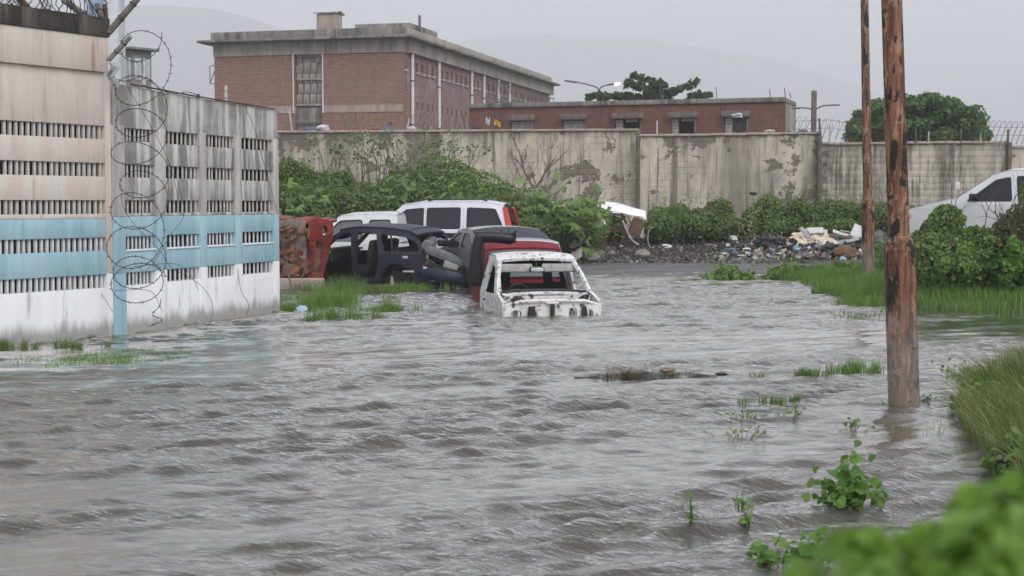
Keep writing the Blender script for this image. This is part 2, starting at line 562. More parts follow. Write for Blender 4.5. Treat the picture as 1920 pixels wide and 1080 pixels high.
M_back = plain('painted_shade_render', (.07, .07, .067), .9, .3, 4)  # shade of the cavity behind the louvres put into the colour
M_wire = plain('razor_wire_steel', (.10, .09, .085), .55, .4, 12, metallic=.6)
M_rustw = plain('rusty_wire', (.14, .085, .055), .7, .4, 12, metallic=.3)
M_post = plain('weathered_post', (.16, .14, .125), .85, .4, 9, bump=.4, dirt=(.05, .045, .04))
M_pale = plain('pale_wall', (.62, .64, .66), .8, .15, 2, dirt=(.3, .3, .3), streak=True)

A = gz(213, 629); B = gz(523, 583); C0 = gz(0, 651)
dirL = (A - C0).normalized(); C = A - dirL * 4.6
ROWS = [(2.50, 2.67), (2.03, 2.20), (1.56, 1.73), (1.09, 1.26), (.62, .79)]

def wall_frame(P, Q):
    d = Q - P
    return d.length, math.atan2(d.y, d.x)

def px_t(P, Q, px):                               # distance along P->Q that shows at column px
    d = (Q - P).normalized(); k = (px - 960) / F
    # account for pitch only through y since points are near horizon
    return (k * P.y - P.x) / (d.x - k * d.y)

fin_me = MB().box((0, .02, 0), (.032, .04, .176), bev=.003).mesh('louvre_slat', M_fin)
finw_me = MB().box((0, .02, 0), (.032, .04, .176), bev=.003).mesh('louvre_slat', M_finw)

thin_me = [MB().box((0, .01, 0), (.03, .018, .176), bev=.002).mesh('louvre_slat', m_) for m_ in (M_fin, M_finw)]
LL, aL = wall_frame(C, A)
wl = thing('louvred_wall', 'tall pink and blue louvred wall with black mouldy coping, nearest at left', 'wall', C, (0, 0, aL))
x1 = LL - .10
def band(root, L, z0, z1, mat, x0=0, y0=0, th=.24, name='wall_band', bev=.006):
    return MB().box(((x0 + L) / 2, y0 + th / 2, (z0 + z1) / 2), (L - x0, th, z1 - z0), bev=bev).build(name, mat, root)
band(wl, x1, -.6, .618, M_white)
band(wl, x1, .79, 1.09, M_blue); band(wl, x1, 1.26, 1.50, M_blue); band(wl, x1, 1.502, 1.558, M_pink, y0=.002)
band(wl, x1, 1.73, 2.03, M_pink); band(wl, x1, 2.20, 2.50, M_pink); band(wl, x1, 2.67, 3.34, M_pink)
band(wl, x1 + .03, 3.343, 3.78, M_pink, y0=-.05, th=.31, name='upper_band')
band(wl, x1 + .05, 3.783, 4.02, M_black, y0=-.07, th=.35, name='coping')
band(wl, LL - .001, -.6, .80, M_white, x0=x1 + .001, y0=-.006, name='end_pillar'); band(wl, LL - .001, .803, 3.30, M_pink, x0=x1 + .001, y0=-.006, name='end_pillar')
band(wl, x1, .3, 3.3, M_back, y0=.62, th=.06, name='back_panel'); band(wl, x1, 2.95, 3.0, M_back, y0=.245, th=.37, name='light_block_slab')  # slab added out of sight to keep daylight out of the louvre cavity
for r, (z0, z1) in enumerate(ROWS):
    n = 30
    for k in range(n):
        x = x1 - .05 - k * .0885
        link_mesh('louvre_slat', finw_me if r >= 3 else fin_me, wl, (x + rnd.gauss(0, .0025), .03 + rnd.gauss(0, .004), (z0 + z1) / 2), (0, rnd.gauss(0, .008), rnd.gauss(0, .03)))

LR, aR = wall_frame(A, B)
wr_ = thing('louvred_wall', 'grey streaked louvred wall with blue band, stepping down beyond the pink one', 'wall', A, (0, 0, aR))
bays = [(px_t(A, B, a), px_t(A, B, b)) for a, b in ((234, 292), (311, 375), (387, 441), (453, 513))]
band(wr_, LR, -.6, .618, M_white)
band(wr_, LR, .79, 1.09, M_blue); band(wr_, LR, 1.26, 1.52, M_blue)
band(wr_, LR, 1.522, 1.56, M_grey, y0=.002)
band(wr_, LR, 1.73, 2.03, M_grey); band(wr_, LR, 2.20, 2.50, M_grey)
MB().panel([(0, 2.67), (LR, 2.67), (LR, 3.13), (LR * .5, 3.17), (0, 3.22)], [], lambda u, w_: (u, 0, w_), .24).build('wall_band', M_grey, wr_)
band(wr_, LR, .3, 2.95, M_back, y0=.62, th=.06, name='back_panel'); band(wr_, LR, 2.85, 2.9, M_back, y0=.245, th=.37, name='light_block_slab'); band(wr_, LR, .3, 2.8, M_back, x0=LR - .05, y0=.245, th=.37, name='light_block_end')  # slab and end piece added to shut light out behind the slots
edges = [0] + [e for b in bays for e in b] + [LR]
for k in range(5):
    a, b = edges[2 * k], edges[2 * k + 1]
    if k == 0: a += .004
    for z0, z1, mt, nm in ((-.6, .788, M_blue if k == 0 else M_white, 'pillar'), (.790, 1.518, M_blue, 'pillar'), (1.521, 2.69, M_pillar, 'pillar')):
        MB().box(((a + b) / 2, .105, (z0 + z1) / 2), (b - a, .25, z1 - z0), bev=.006).build(nm, mt, wr_)
for i, (a, b) in enumerate(bays):
    MB().box(((a + b) / 2, .05, 1.078), (b - a - .01, .13, .024), bev=.004).build('louvre_sill', M_white, wr_)
    for r, (z0, z1) in enumerate(ROWS):
        n = 8
        for k in range(n):
            x = a + (b - a) * (k + .5) / n
            link_mesh('louvre_slat', thin_me[r >= 3], wr_, (x + rnd.gauss(0, .003), .03 + rnd.gauss(0, .004), (z0 + z1) / 2), (0, rnd.gauss(0, .008), rnd.gauss(0, .03)))
MB().tube([(LR * .1, -.02, 3.235), (LR * .45, -.02, 3.19), (LR * .97, -.02, 3.15)], .012, 6).build('coping_edge', M_black, wr_)

def wall_pt(P, ang, x, y, z):
    c_, s_ = math.cos(ang), math.sin(ang)
    return Vector((P.x + c_ * x - s_ * y, P.y + s_ * x + c_ * y, z))

# ------------------------------------------------------------------ razor wire and posts
def wire(name, label, paths, mat, r=.0042, barbs=.11, cat='wire', seg=5, barb_len=.014):
    root = thing(name, label, cat, paths[0][0])
    o = Vector(paths[0][0])
    for p in paths:
        p = [Vector(q) - o for q in p]
        mb = MB().tube(p, r, seg)
        if barbs:
            acc = 0
            for i in range(1, len(p)):
                acc += (p[i] - p[i - 1]).length
                if acc > barbs:
                    acc = 0
                    t = (p[i] - p[i - 1]).normalized()
                    s_ = t.cross(Vector((rnd.uniform(-1, 1), rnd.uniform(-1, 1), rnd.uniform(-1, 1)))).normalized()
                    mb.tube([p[i] - s_ * barb_len - t * .008, p[i] + s_ * barb_len + t * .008], r * .9, 3)
        mb.build('strand', mat, root)
    return root

def smooth_path(pts, n=6):
    """Catmull-Rom through the points"""
    pts = [Vector(p) for p in pts]
    out_ = []
    for i in range(len(pts) - 1):
        p0, p1, p2, p3 = pts[max(i - 1, 0)], pts[i], pts[i + 1], pts[min(i + 2, len(pts) - 1)]
        for j in range(n):
            t = j / n
            out_.append(.5 * ((2 * p1) + (p2 - p0) * t + (2 * p0 - 5 * p1 + 4 * p2 - p3) * t * t + (3 * p1 - p0 - 3 * p2 + p3) * t ** 3))
    out_.append(pts[-1])
    return out_

# the coil that has sprung loose and hangs down the wall
coil = []
cen = [(268, 60, 34), (262, 125, 52), (268, 205, 50), (267, 255, 50), (264, 320, 50), (262, 372, 49), (258, 430, 53), (262, 490, 52), (255, 530, 50)]
for k in range(len(cen) * 26):
    t = k / 26
    i = min(int(t), len(cen) - 2); f = min(t - i, 1)
    cx, cy, cr = [cen[i][j] * (1 - f) + cen[i + 1][j] * f for j in range(3)]
    th = t * 2 * math.pi
    cr *= 1 + .07 * math.sin(t * 2.3) + .05 * math.sin(t * 9.1 + 1)
    coil.append(at(cx + 6 * math.sin(t * 1.7) + cr * math.cos(th), cy + cr * (.84 + .1 * math.sin(t * 1.3)) * math.sin(th) + 3 * math.sin(t * 5.3), 18.75 - .28 * math.sin(th + .6)))
tail = [at(x, y, 18.6) for x, y in ((302, 560), (299, 575), (285, 590), (305, 600), (278, 612))]
wire('razor_wire', 'sprung razor wire coil hanging in loops down the wall joint', [coil, smooth_path(tail)], M_wire, .0052, .085, barb_len=.022)
loose = [[(228, 360), (232, 390), (260, 430), (300, 470), (320, 500), (370, 530), (395, 560), (398, 590), (382, 622)],
         [(215, 545), (280, 545), (300, 575), (305, 585)], [(190, 550), (212, 585)], [(250, 500), (330, 495), (360, 520), (372, 545)],
         [(330, 330), (345, 400), (320, 440), (290, 490), (262, 520)], [(240, 165), (285, 240), (315, 300), (330, 350), (335, 400)]]
for k, lp in enumerate(loose):
    lab = ['long thin wire trailing from the coil down to the water', 'short wire bundle sticking out low at the wall joint', 'bent wire end poking left of the blue pillar',
           'wire bow across the lowest louvre row', 'thin wire crossing the second louvre bay of the blue band', 'slack wire running down from the top of the grey wall'][k]
    wire('loose_wire', lab, [smooth_path([at(x, y, 18.9 + .8 * max(0, (x - 240) / 100)) for x, y in lp])], M_wire, .0035, 0)
wire('loose_wire', 'thin cable hanging along the far end of the grey wall',
     [smooth_path([at(x, y, 22.4) for x, y in ((455, 192), (475, 235), (490, 290), (502, 330), (520, 400))])], M_wire, .004, 0)
wire('loose_wire', 'wire trailing from the last bay into the water',
     [smooth_path([at(x, y, 21.3) for x, y in ((446, 505), (452, 545), (466, 570), (462, 592))])], M_wire, .004, 0)

# tangle on top of the pink wall
for k in range(5):
    pts = []
    r0 = rnd.uniform(.26, .4)
    for j in range(150):
        t = j / 150
        th = t * 2 * math.pi * 8 + k
        x = .9 + t * (LL - 1.0)
        pts.append(wall_pt(C, aL, x + .16 * math.cos(th * .9), .08 + r0 * math.cos(th) * .7 + rnd.gauss(0, .015), 4.12 + .1 * k * .4 + r0 * .75 * math.sin(th) + rnd.gauss(0, .015)))
    wire('razor_wire', ['rusty razor wire coil tangled along the black coping', 'razor wire coil lying lowest on the black coping', 'loose-wound razor wire coil leaning over the black coping',
                        'tight razor wire coil at the back of the black coping', 'topmost razor wire coil above the black coping'][k], [pts], M_rustw if k % 2 else M_wire, .006, .12)

def post(name, label, p, q, r, mat=M_post, rings=True, group=None):
    p, q = Vector(p), Vector(q)
    root = thing(name, label, 'post', p, group=group)
    d = q - p
    MB().tube([Vector(), d * .33, d * .66, d], [r, r * 1.04, r * .97, r * .94], 9).build('shaft', mat, root)
    if rings:
        for f in (.35, .7):
            MB().tube([d * f, d * (f + .03)], [r * 1.25] * 2, 9).build('wire_tie', M_wire, root)
    return root
post('fence_post', 'long dark leaning post above the wall joint', at(203, 62, 19), at(268, -14, 19.1), .042)
post('fence_post', 'short pale stub post slanting out of the wall joint', at(204, 112, 19), at(245, 68, 18.8), .032, plain('pale_post', (.34, .31, .27), .8, .3, 8))
post('fence_post', 'thick dark post standing in the razor wire tangle', at(196, 50, 19.1), at(182, 8, 19.2), .04)
post('fence_post', 'grey beam lying slantwise through the razor wire tangle', at(180, 42, 19.2), at(118, 0, 19.3), .04)
post('fence_post', 'brown post leaning left in the razor wire tangle', at(60, 26, 18.7), at(28, -14, 18.6), .045, M_rustw)
post('fence_post', 'rusty upright stub between tangle and leaning post', at(198, 40, 19.3), at(196, 8, 19.3), .034, M_rustw)
MB_rag = MB().sheet(lambda u, v_: at(204 + 16 * u + 4 * math.sin(v_ * 9), 118 + 45 * v_, 18.85 - .05 * math.sin(u * 5 + v_ * 7)), 4, 8, .006)
props(MB_rag.build('plastic_rag', plain('dirty_plastic', (.5, .5, .5), .5, .4, 9)), 'torn grey plastic rag caught at the wall joint', 'rag')
post('fence_post', 'short pale concrete stub on the grey wall near the tower', wall_pt(A, aR, .95, .1, 3.17), wall_pt(A, aR, .95, .1, 3.42), .025, M_pillar)
post('fence_post', 'tiny dark stub midway along the grey wall top', wall_pt(A, aR, 2.35, .1, 3.15), wall_pt(A, aR, 2.35, .1, 3.24), .025, M_black, False)
post('fence_post', 'black and white stub on the grey wall near the brick building', wall_pt(A, aR, 3.15, .1, 3.13), wall_pt(A, aR, 3.15, .1, 3.42), .026, M_pillar)
wire('barbed_wire', 'barbed strand sagging between stubs on the grey wall',
     [smooth_path([wall_pt(A, aR, x, .1, z) for x, z in ((.1, 3.33), (.5, 3.28), (.95, 3.38), (1.3, 3.25), (1.7, 3.20), (2.1, 3.25), (2.5, 3.20))])], M_wire, .005, .06)

# pale building and watch tower beyond the wall
pb = thing('pale_building', 'pale block behind the razor wire tangle at top left', 'building', at(228, 380, 34))
def rel(o, p): return Vector(p) - o.location
p0, p1 = at(-60, 380, 36), at(228, 380, 34)
hh = 8.0
MB().box(rel(pb, ((p0.x + p1.x) / 2 - .3, 35.6, 4)), (p1.x - p0.x - .6, 2.6, hh), bev=.02).build('wall', M_pale, pb)
MB().box(rel(pb, (p1.x - .14, 34.1, 4.1)), (.26, .26, hh + .2), bev=.02).build('column', M_pale, pb)
MB().box(rel(pb, (at(178, 0, 34.2).x, 34.28, zat(20, 34.2))), (.32, .06, .5), bev=.01).build('blue_panel', plain('blue_panel', (.25, .4, .55), .5), pb)

tw = thing('watch_tower', 'small grey watch tower with flat roof behind the grey wall', 'tower', Vector((at(255, 300, 58).x, 58, .7)), (0, 0, math.radians(-38)))
M_tower = streaked('tower_concrete', (.20, .195, .185), (.26, .25, .24), (.11, .155, .15), .8, .5)
zt = zat(96, 58) - .7
MB().box((0, 0, zt / 2 - .5), (.9, .9, zt + .98), bev=.01).build('wall', M_tower, tw)
MB().box((0, 0, zt + .045), (1.36, 1.36, .1), bev=.02).build('roof', M_tower, tw)
for sx, sy, rz in ((0, -.455, 0), (.455, 0, math.pi / 2)):
    for o_ in (-.2, .2):
        wx_, wy_ = (o_, sy) if rz == 0 else (sx, o_)
        wd = MB().box((wx_, wy_, zt - .72), (.3, .04, .82), rz=rz, bev=.008).build('window', plain('window_frame', (.62, .63, .64), .6), tw)
        MB().box((wx_ + (.012 if rz else 0), wy_ - (0 if rz else .012), zt - .72), (.19, .04, .66), rz=rz).build('pane', plain('dusty_pane', (.42, .46, .50), .25, .1), wd)
# ------------------------------------------------------------------ brick buildings behind the perimeter wall
def brickmat(name, c1, c2, mortar, grime, bw=.24, bh=.085, stain=.5, white=None, ms=.012):
    m, nt, out = newmat(name)
    o_ = nd(nt, 'TexCoord').outputs['Object']
    sp = nd(nt, 'SeparateXYZ', {0: o_}).outputs
    u = nd(nt, 'Math', {0: sp[0], 1: sp[1]}, operation='ADD').outputs[0]
    vec = nd(nt, 'CombineXYZ', {0: u, 1: sp[2]}).outputs[0]
    b = nd(nt, 'TexBrick', {'Vector': vec, 'Color1': c1, 'Color2': c2, 'Mortar': mortar, 'Scale': 1.0, 'Mortar Size': ms, 'Mortar Smooth': .2, 'Bias': 0.0,
                            'Brick Width': bw, 'Row Height': bh})
    c = b.outputs[0]
    c = mx(nt, ramp(nt, nz(nt, o_, 1.2, 6, .65), .42, .7, 0, stain), c, grime)
    c = mx(nt, ramp(nt, nz(nt, nd(nt, 'Mapping', {'Vector': o_, 'Scale': (1, 1, .15)}).outputs[0], 2.2, 6, .65), .52, .72, 0, .5), c, [x * .5 for x in grime])
    if white:
        c = mx(nt, ramp(nt, nz(nt, o_, 9, 6, .75), .5, .66, 0, .8), c, white)
        c = mx(nt, ramp(nt, nz(nt, o_, .8, 5, .6), .52, .66, 0, .7), c, white)
    finish(nt, out, c, .9, bumpn(nt, b.outputs[1], -.5, .02), spec=.2)
    return m
M_brick = brickmat('red_brick', (.32, .14, .10), (.19, .085, .066), (.36, .285, .24), (.26, .17, .135))
M_brick2 = brickmat('faded_brick', (.28, .12, .10), (.20, .095, .082), (.34, .28, .27), (.20, .15, .14), white=(.34, .31, .31))
M_brick3 = brickmat('maroon_brick', (.21, .082, .066), (.15, .06, .05), (.22, .14, .12), (.12, .07, .06))
M_conc = streaked('old_concrete', (.42, .385, .335), (.30, .28, .245), (.11, .10, .09), .45, .75, .42, .62, .46, .66, bump=.25)
M_concd = streaked('dark_concrete', (.21, .198, .178), (.37, .34, .295), (.05, .048, .045), .5, .8, .48, .7, .42, .62, bump=.25)
M_band = streaked('band_concrete', (.44, .385, .33), (.35, .26, .23), (.16, .14, .125), .6, .5)
M_pipe = plain('white_pipe', (.76, .75, .74), .5, .1, 3, dirt=(.4, .27, .24))
M_dark = plain('opening_shade', (.03, .03, .032), .9, .2, 3)  # near-black colour stands in for the shade inside windows and vents
M_tin = plain('pale_tin', (.5, .5, .5), .5, .3, 5, dirt=(.2, .14, .1))
M_steel = plain('dull_steel', (.17, .17, .175), .5, .3, 8, metallic=.5)

K = at(757, 380, 75); K.z = .8
AZ = math.radians(-15)
bb = thing('brick_building', 'large two-storey red brick building with concrete parapet', 'building', K, (0, 0, AZ))
def bz(py): return zat(py, 75) - .8
FW, SL = 10.3, 31.0
z_top, z_slab1, z_slab0, z_fr, z_b1, z_b0 = bz(50), bz(67), bz(72), bz(97), bz(195), bz(209)
dF = Vector((-math.cos(AZ), -math.sin(AZ), 0)); dS = Vector((-math.sin(AZ), math.cos(AZ), 0))
def front_x(px):
    k = (px - 960) / F
    return -((k * K.y - K.x) / (dF.x - k * dF.y))
def side_y(px):
    k = (px - 960) / F
    return (k * K.y - K.x) / (dS.x - k * dS.y)
xa, xb = front_x(555), front_x(606)
# front walls around the stair screen
for a, b in ((-FW, xa), (xb, 0)):
    for z0, z1, mt, nm, pr in ((0, z_b0, M_brick, 'lower_wall', 0), (z_b0, z_b1, M_band, 'band', .03), (z_b1, z_fr, M_brick, 'upper_wall', 0)):
        MB().box(((a + b) / 2, .15 - pr / 2, (z0 + z1) / 2), (b - a - .004, .3 + pr, z1 - z0 - .003)).build(nm, mt, bb, smooth=False)
MB().box((-FW / 2, .19, (z_fr + z_slab0) / 2), (FW + .06, .5, z_slab0 - z_fr)).build('frieze', M_conc, bb, smooth=False)
MB().box((.03, SL / 2 + .45, (z_fr + z_slab0) / 2), (.4, SL - .9 + .9, z_slab0 - z_fr - .01)).build('frieze', M_conc, bb, smooth=False)
MB().box((-FW / 2, SL / 2, (z_slab0 + z_slab1) / 2), (FW + 1.3, SL + 1.4, z_slab1 - z_slab0), bev=.03).build('cornice_slab', M_concd, bb)
MB().box((-FW / 2, .05, (z_slab1 + z_top) / 2), (FW + .3, .3, z_top - z_slab1), bev=.03).build('parapet', M_concd, bb)
MB().box((.02, SL / 2 + .1, (z_slab1 + z_top) / 2 - .003), (.28, SL, z_top - z_slab1 - .01), bev=.03).build('parapet', M_conc, bb)
MB().box((-FW + .0, SL / 2 + .1, (z_slab1 + z_top) / 2 - .003), (.28, SL, z_top - z_slab1 - .01), bev=.03).build('parapet', M_concd, bb)
MB().box((-FW + .15, SL / 2 + .2, z_fr / 2), (.3, SL - .5, z_fr)).build('side_wall', M_brick, bb, smooth=False)
MB().box((-FW / 2, SL - .15, z_fr / 2), (FW - .8, .3, z_fr)).build('back_wall', M_brick, bb, smooth=False)
# stair screen
sc_mid = z_b1
MB().box(((xa + xb) / 2, .38, z_fr / 2), (xb - xa - .01, .1, z_fr - .02)).build('stair_recess', M_concd, bb, smooth=False)
blk = MB().box((0, 0, 0), (.26, .1, .5), bev=.01).mesh('screen_block', M_conc)
nx = 4
for r in range(5):
    for k in range(nx):
        if (r, k) in ((4, 1), (4, 2), (3, 3)): continue
        x = xa + (xb - xa) * (k + .5) / nx
        link_mesh('screen_block', blk, bb, (x + (.03 if r % 2 else -.03), .26, z_b1 + .35 + r * .52))
for zz in (z_b1 + .05, z_b1 + (z_fr - z_b1) * .52, z_fr - .06):
    MB().box(((xa + xb) / 2, .2, zz), (xb - xa - .02, .14, .1), bev=.01).build('screen_lintel', M_conc, bb)
MB().box(((xa + xb) / 2, .24, (z_b0 + z_b1) / 2 - .3), (xb - xa - .02, .08, .8)).build('balcony_panel', M_concd, bb)
for k in range(6):
    x = xa + (xb - xa) * (k + .5) / 6
    MB().tube([(x, .12, z_b0 - 1.6), (x, .1, z_b0 - .55), (x + .02, .14, z_b0 - .4)], .025, 5).build('window_bar', M_steel, bb)
for px_ in (553, 608):
    MB().tube([(front_x(px_), -.05, z_b0), (front_x(px_), -.05, z_fr)], .035, 6).build('conduit', M_pipe, bb)
# side wall with small vents
ys = [side_y(x) for x in (761, 783, 793, 803, 812, 830, 840, 848, 857, 865, 874, 889, 897, 909, 917, 924, 938, 946, 958, 966, 975, 983, 991, 998, 1005, 1012, 1018)]
zw = bz(97) - .62
hol = [[(y - .2, zw - .22), (y + .2, zw - .22), (y + .2, zw + .24), (y - .2, zw + .24)] for y in ys]
ys2 = [y for k, y in enumerate(ys) if k < 20]
zw2 = z_b1 + .05
hol2 = [[(y - .14, zw2 - .2), (y + .14, zw2 - .2), (y + .14, zw2 + .2), (y - .14, zw2 + .2)] for y in ys2]
MB().panel([(.301, 0), (SL, 0), (SL, z_fr), (.301, z_fr)], hol + hol2, lambda u, w_: (0, u, w_), .3).build('side_wall', M_brick2, bb, smooth=False)
MB().box((.0, .148, z_fr / 2), (.02, .296, z_fr - .02)).build('brick_return', M_brick, bb, smooth=False)
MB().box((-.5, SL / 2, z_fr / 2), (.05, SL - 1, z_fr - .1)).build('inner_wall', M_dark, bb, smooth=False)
sill = MB().box((0, 0, 0), (.14, .36, .09), bev=.01).mesh('vent_sill', M_tin)
frm = MB().box((0, 0, .0), (.05, .035, .5)).mesh('vent_bar', M_steel)
for y in ys:
    w_ = link_mesh('vent_sill', sill, bb, (.05, y, zw - .28)); link_mesh('vent_bar', frm, bb, (-.1, y, zw))
for px_, top in ((771, 98), (821, 112), (882, 138), (905, 146), (932, 155), (953, 162)):
    y = side_y(px_)
    dp = MB().tube([(.1, y, 0), (.1, y, z_fr + .15)], .085, 8).build('downpipe', M_pipe, bb)
    MB().tube([(.06, y, z_fr + .1), (.06, y, z_slab0 - .05)], .04, 6).build('rust_stain_pipe', M_rustw, dp)
    for zz in (z_b1 - 1, z_b1 + 1.2): MB().tube([(.1, y, zz), (.1, y, zz + .07)], .11, 8).build('pipe_clip', M_steel, dp)
# lattice walkway rail on the far part of the side
for zz in (zw - .65, zw + .35):
    MB().tube([(.35, side_y(902), zz), (.35, SL, zz)], .035, 5).build('walkway_rail', M_steel, bb)
for k in range(26):
    y0_ = side_y(902) + k * (SL - side_y(902)) / 26; y1_ = y0_ + (SL - side_y(902)) / 26
    a, b = (zw - .65, zw + .35) if k % 2 else (zw + .35, zw - .65)
    MB().tube([(.35, y0_, a), (.35, y1_, b)], .02, 4).build('lattice_bar', M_steel, bb)
# roof things that belong to the building
rx = front_x(608)
ch = MB().box((rx, .9, z_top + .35), (1.05, .9, 1.0), bev=.02).build('roof_hut', M_band, bb)
MB().sheet(lambda u, v_: (rx - .65 + 1.3 * u, .35 + 1.1 * v_, z_top + .98 - .28 * abs(v_ - .45)), 2, 6, .05).build('hut_roof', M_tin, ch)
MB().box((front_x(690), 3.5, z_top + .15), (3.0, 2.5, .65), bev=.02).build('roof_deck', M_concd, bb)
MB().box((-.9, side_y(815), z_top + .1), (1.4, 2.4, .6), bev=.02).build('roof_tank_house', M_concd, bb)
an = MB().tube([(-.3, side_y(796), z_top - .1), (-.25, side_y(796), z_top + .7)], .04, 5)
an.sheet(lambda u, v_: (-.25 + .05 * math.sin(u * 3.1), side_y(796) - .16 + .32 * u, z_top + .2 + .75 * v_), 4, 3, .03).build('dish_antenna', M_steel, bb)
for a, b in (((-FW - .05, .3, bz(112)), (-FW - .4, .3, bz(113))), ((-FW - .4, .3, bz(113)), (-FW - .4, .3, bz(147))), ((-FW - .4, .3, bz(147)), (-FW - .05, .3, bz(149))), ((-FW - .4, .3, bz(147)), (-FW - .05, .3, bz(116)))):
    MB().tube([a, b], .025, 5).build('wall_bracket', M_steel, bb)

# low maroon brick building
K2 = at(1470, 380, 60); K2.z = .7
AZ2 = math.radians(-18)
lb_ = thing('low_brick_building', 'long low maroon brick building with hooded windows', 'building', K2, (0, 0, AZ2))
d2 = Vector((-math.cos(AZ2), -math.sin(AZ2), 0))
def low_x(px):
    k = (px - 960) / F
    return -((k * K2.y - K2.x) / (d2.x - k * d2.y))
H2 = zat(182, 60) - .7; zbr = zat(191, 60) - .7; FW2 = 13.4
win = [(957, 1001), (1055, 1098), (1152, 1203), (1256, 1304), (1356, 1402)]
wb, wt = zat(258, 60) - .7, zat(215, 60) - .7
def low_drop(x): return .0
holes = [[(low_x(a), wb), (low_x(b), wb), (low_x(b), wt), (low_x(a), wt)] for a, b in win]
MB().panel([(-FW2, 0), (0, 0), (0, zbr), (-FW2, zbr)], holes, lambda u, w_: (u, 0, w_), .25).build('front_wall', M_brick3, lb_, smooth=False)
MB().box((-.125, 1.66, zbr / 2), (.25, 2.8, zbr)).build('side_wall', M_conc, lb_, smooth=False)
MB().box((-FW2 + .125, 1.66, zbr / 2), (.25, 2.8, zbr)).build('side_wall', M_brick3, lb_, smooth=False)
MB().box((-FW2 / 2, 3.2, zbr / 2), (FW2, .25, zbr)).build('back_wall', M_brick3, lb_, smooth=False)
MB().box((-FW2 / 2, 1.6, (zbr + H2) / 2), (FW2 + .06, 3.4, H2 - zbr), bev=.02).build('roof_slab', M_concd, lb_)
for zz in (.4, .9, 1.4):
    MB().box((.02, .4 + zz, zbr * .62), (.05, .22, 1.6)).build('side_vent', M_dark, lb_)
M_hood = streaked('hood_concrete', (.15, .125, .115), (.22, .185, .17), (.09, .08, .075), 1.2, .6)
M_blockw = plain('pale_block', (.42, .40, .38), .85, .2, 5, dirt=(.2, .18, .16))
ublk = MB().box((0, 0, 0), (.30, .12, .125), bev=.008).mesh('infill_block', M_blockw)
for i, (a, b) in enumerate(win):
    x0, x1_ = low_x(a), low_x(b)
    MB().box(((x0 + x1_) / 2, -.16, wt + .06), (x1_ - x0 + .16, .22, .24), bev=.015).build('window_hood', M_hood, lb_)
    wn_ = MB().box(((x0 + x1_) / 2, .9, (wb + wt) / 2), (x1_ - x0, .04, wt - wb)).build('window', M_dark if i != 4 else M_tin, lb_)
    ncol = 3 if i in (0, 1) else 1
    for r in range(6):
        for k in range(ncol):
            xx = x0 + .17 + k * .315
            if xx > x1_ - .1: continue
            link_mesh('infill_block', ublk, lb_, (xx, .12, wb + .08 + r * .137))
    MB().box((x1_ - .05, .03, (wb + wt) / 2), (.08, .2, wt - wb), bev=.005).build('window_jamb', M_hood, lb_)
    if i in (2, 3): MB().box((x0 + .7, .05, wt - .13), (.5, .1, .12), bev=.005).build('window_lintel', M_band, lb_)
for px_, hgt_ in ((1340, .5), (1440, .35), (1468, .4), (1478, .2)):
    MB().tube([(low_x(px_), .3, H2 - .02), (low_x(px_) - .05, .3, H2 + hgt_)], .016, 4).build('roof_rebar', M_rustw, lb_)

# ------------------------------------------------------------------ perimeter wall
m_per, nt, out = newmat('peeling_plaster')
v = coords(nt)
o_ = nd(nt, 'TexCoord').outputs['Object']
sp = nd(nt, 'SeparateXYZ', {0: o_}).outputs
bvec = nd(nt, 'CombineXYZ', {0: sp[0], 1: sp[2]}).outputs[0]
bk = nd(nt, 'TexBrick', {'Vector': bvec, 'Color1': (.235, .20, .165), 'Color2': (.19, .165, .137), 'Mortar': (.14, .12, .105), 'Scale': 1.0, 'Mortar Size': .014, 'Mortar Smooth': .3, 'Brick Width': .4, 'Row Height': .2})
n1 = nz(nt, v, .75, 7, .62, .7)
n2 = nz(nt, v, 3.0, 6, .7, .5)
pm = nd(nt, 'Math', {0: n1, 1: mul(nt, n2, .45)}, operation='ADD').outputs[0]
peel = ramp(nt, pm, .79, .815)                      # 1 where the plaster has come off
plast = mx(nt, ramp(nt, nz(nt, v, 1.6, 6, .6), .35, .65), (.65, .585, .485), (.50, .455, .38))
plast = mx(nt, ramp(nt, nz(nt, coords(nt, (1, 1, .12)), 3.2, 7, .65, .3), .50, .68, 0, .8), plast, (.23, .20, .165))
plast = mx(nt, mul(nt, bk.outputs[1], ramp(nt, nz(nt, v, .5, 3), .45, .6, 0, .5)), plast, (.2, .18, .155))
cr = nd(nt, 'TexVoronoi', {'Vector': nd(nt, 'Mapping', {'Vector': v, 'Scale': (.5, .5, .8)}).outputs[0], 'Scale': 1.3}, feature='DISTANCE_TO_EDGE').outputs[0]
plast = mx(nt, mul(nt, ramp(nt, cr, .006, .0), ramp(nt, nz(nt, v, .7, 2), .5, .56)), plast, (.07, .065, .06))
c = mx(nt, peel, plast, bk.outputs[0])
c = mx(nt, ramp(nt, nz(nt, coords(nt, (1, 1, .3)), .55, 5, .6, .5), .5, .68, 0, .7), c, (.17, .15, .128))
tz = nd(nt, 'Math', {0: sp[2], 1: mul(nt, nz(nt, coords(nt, (1, 1, .18)), 2.6, 6, .7, .3), 1.9)}, operation='ADD').outputs[0]
c = mx(nt, ramp(nt, tz, 4.35, 4.95, 0, .85), c, (.15, .13, .11))
c = mx(nt, ramp(nt, nz(nt, coords(nt, (1, 1, .04)), 5.5, 4, .6), .60, .69, 0, .85), c, (.17, .15, .125))
c = mx(nt, ramp(nt, nz(nt, coords(nt, (1, 1, .05)), 1.5, 6, .7, .4), .54, .70, 0, .8), c, (.15, .132, .112))
hh_ = nd(nt, 'Math', {0: mul(nt, peel, -.6), 1: mul(nt, n2, .25)}, operation='ADD').outputs[0]
finish(nt, out, c, .9, bumpn(nt, hh_, .6, .03), spec=.2)
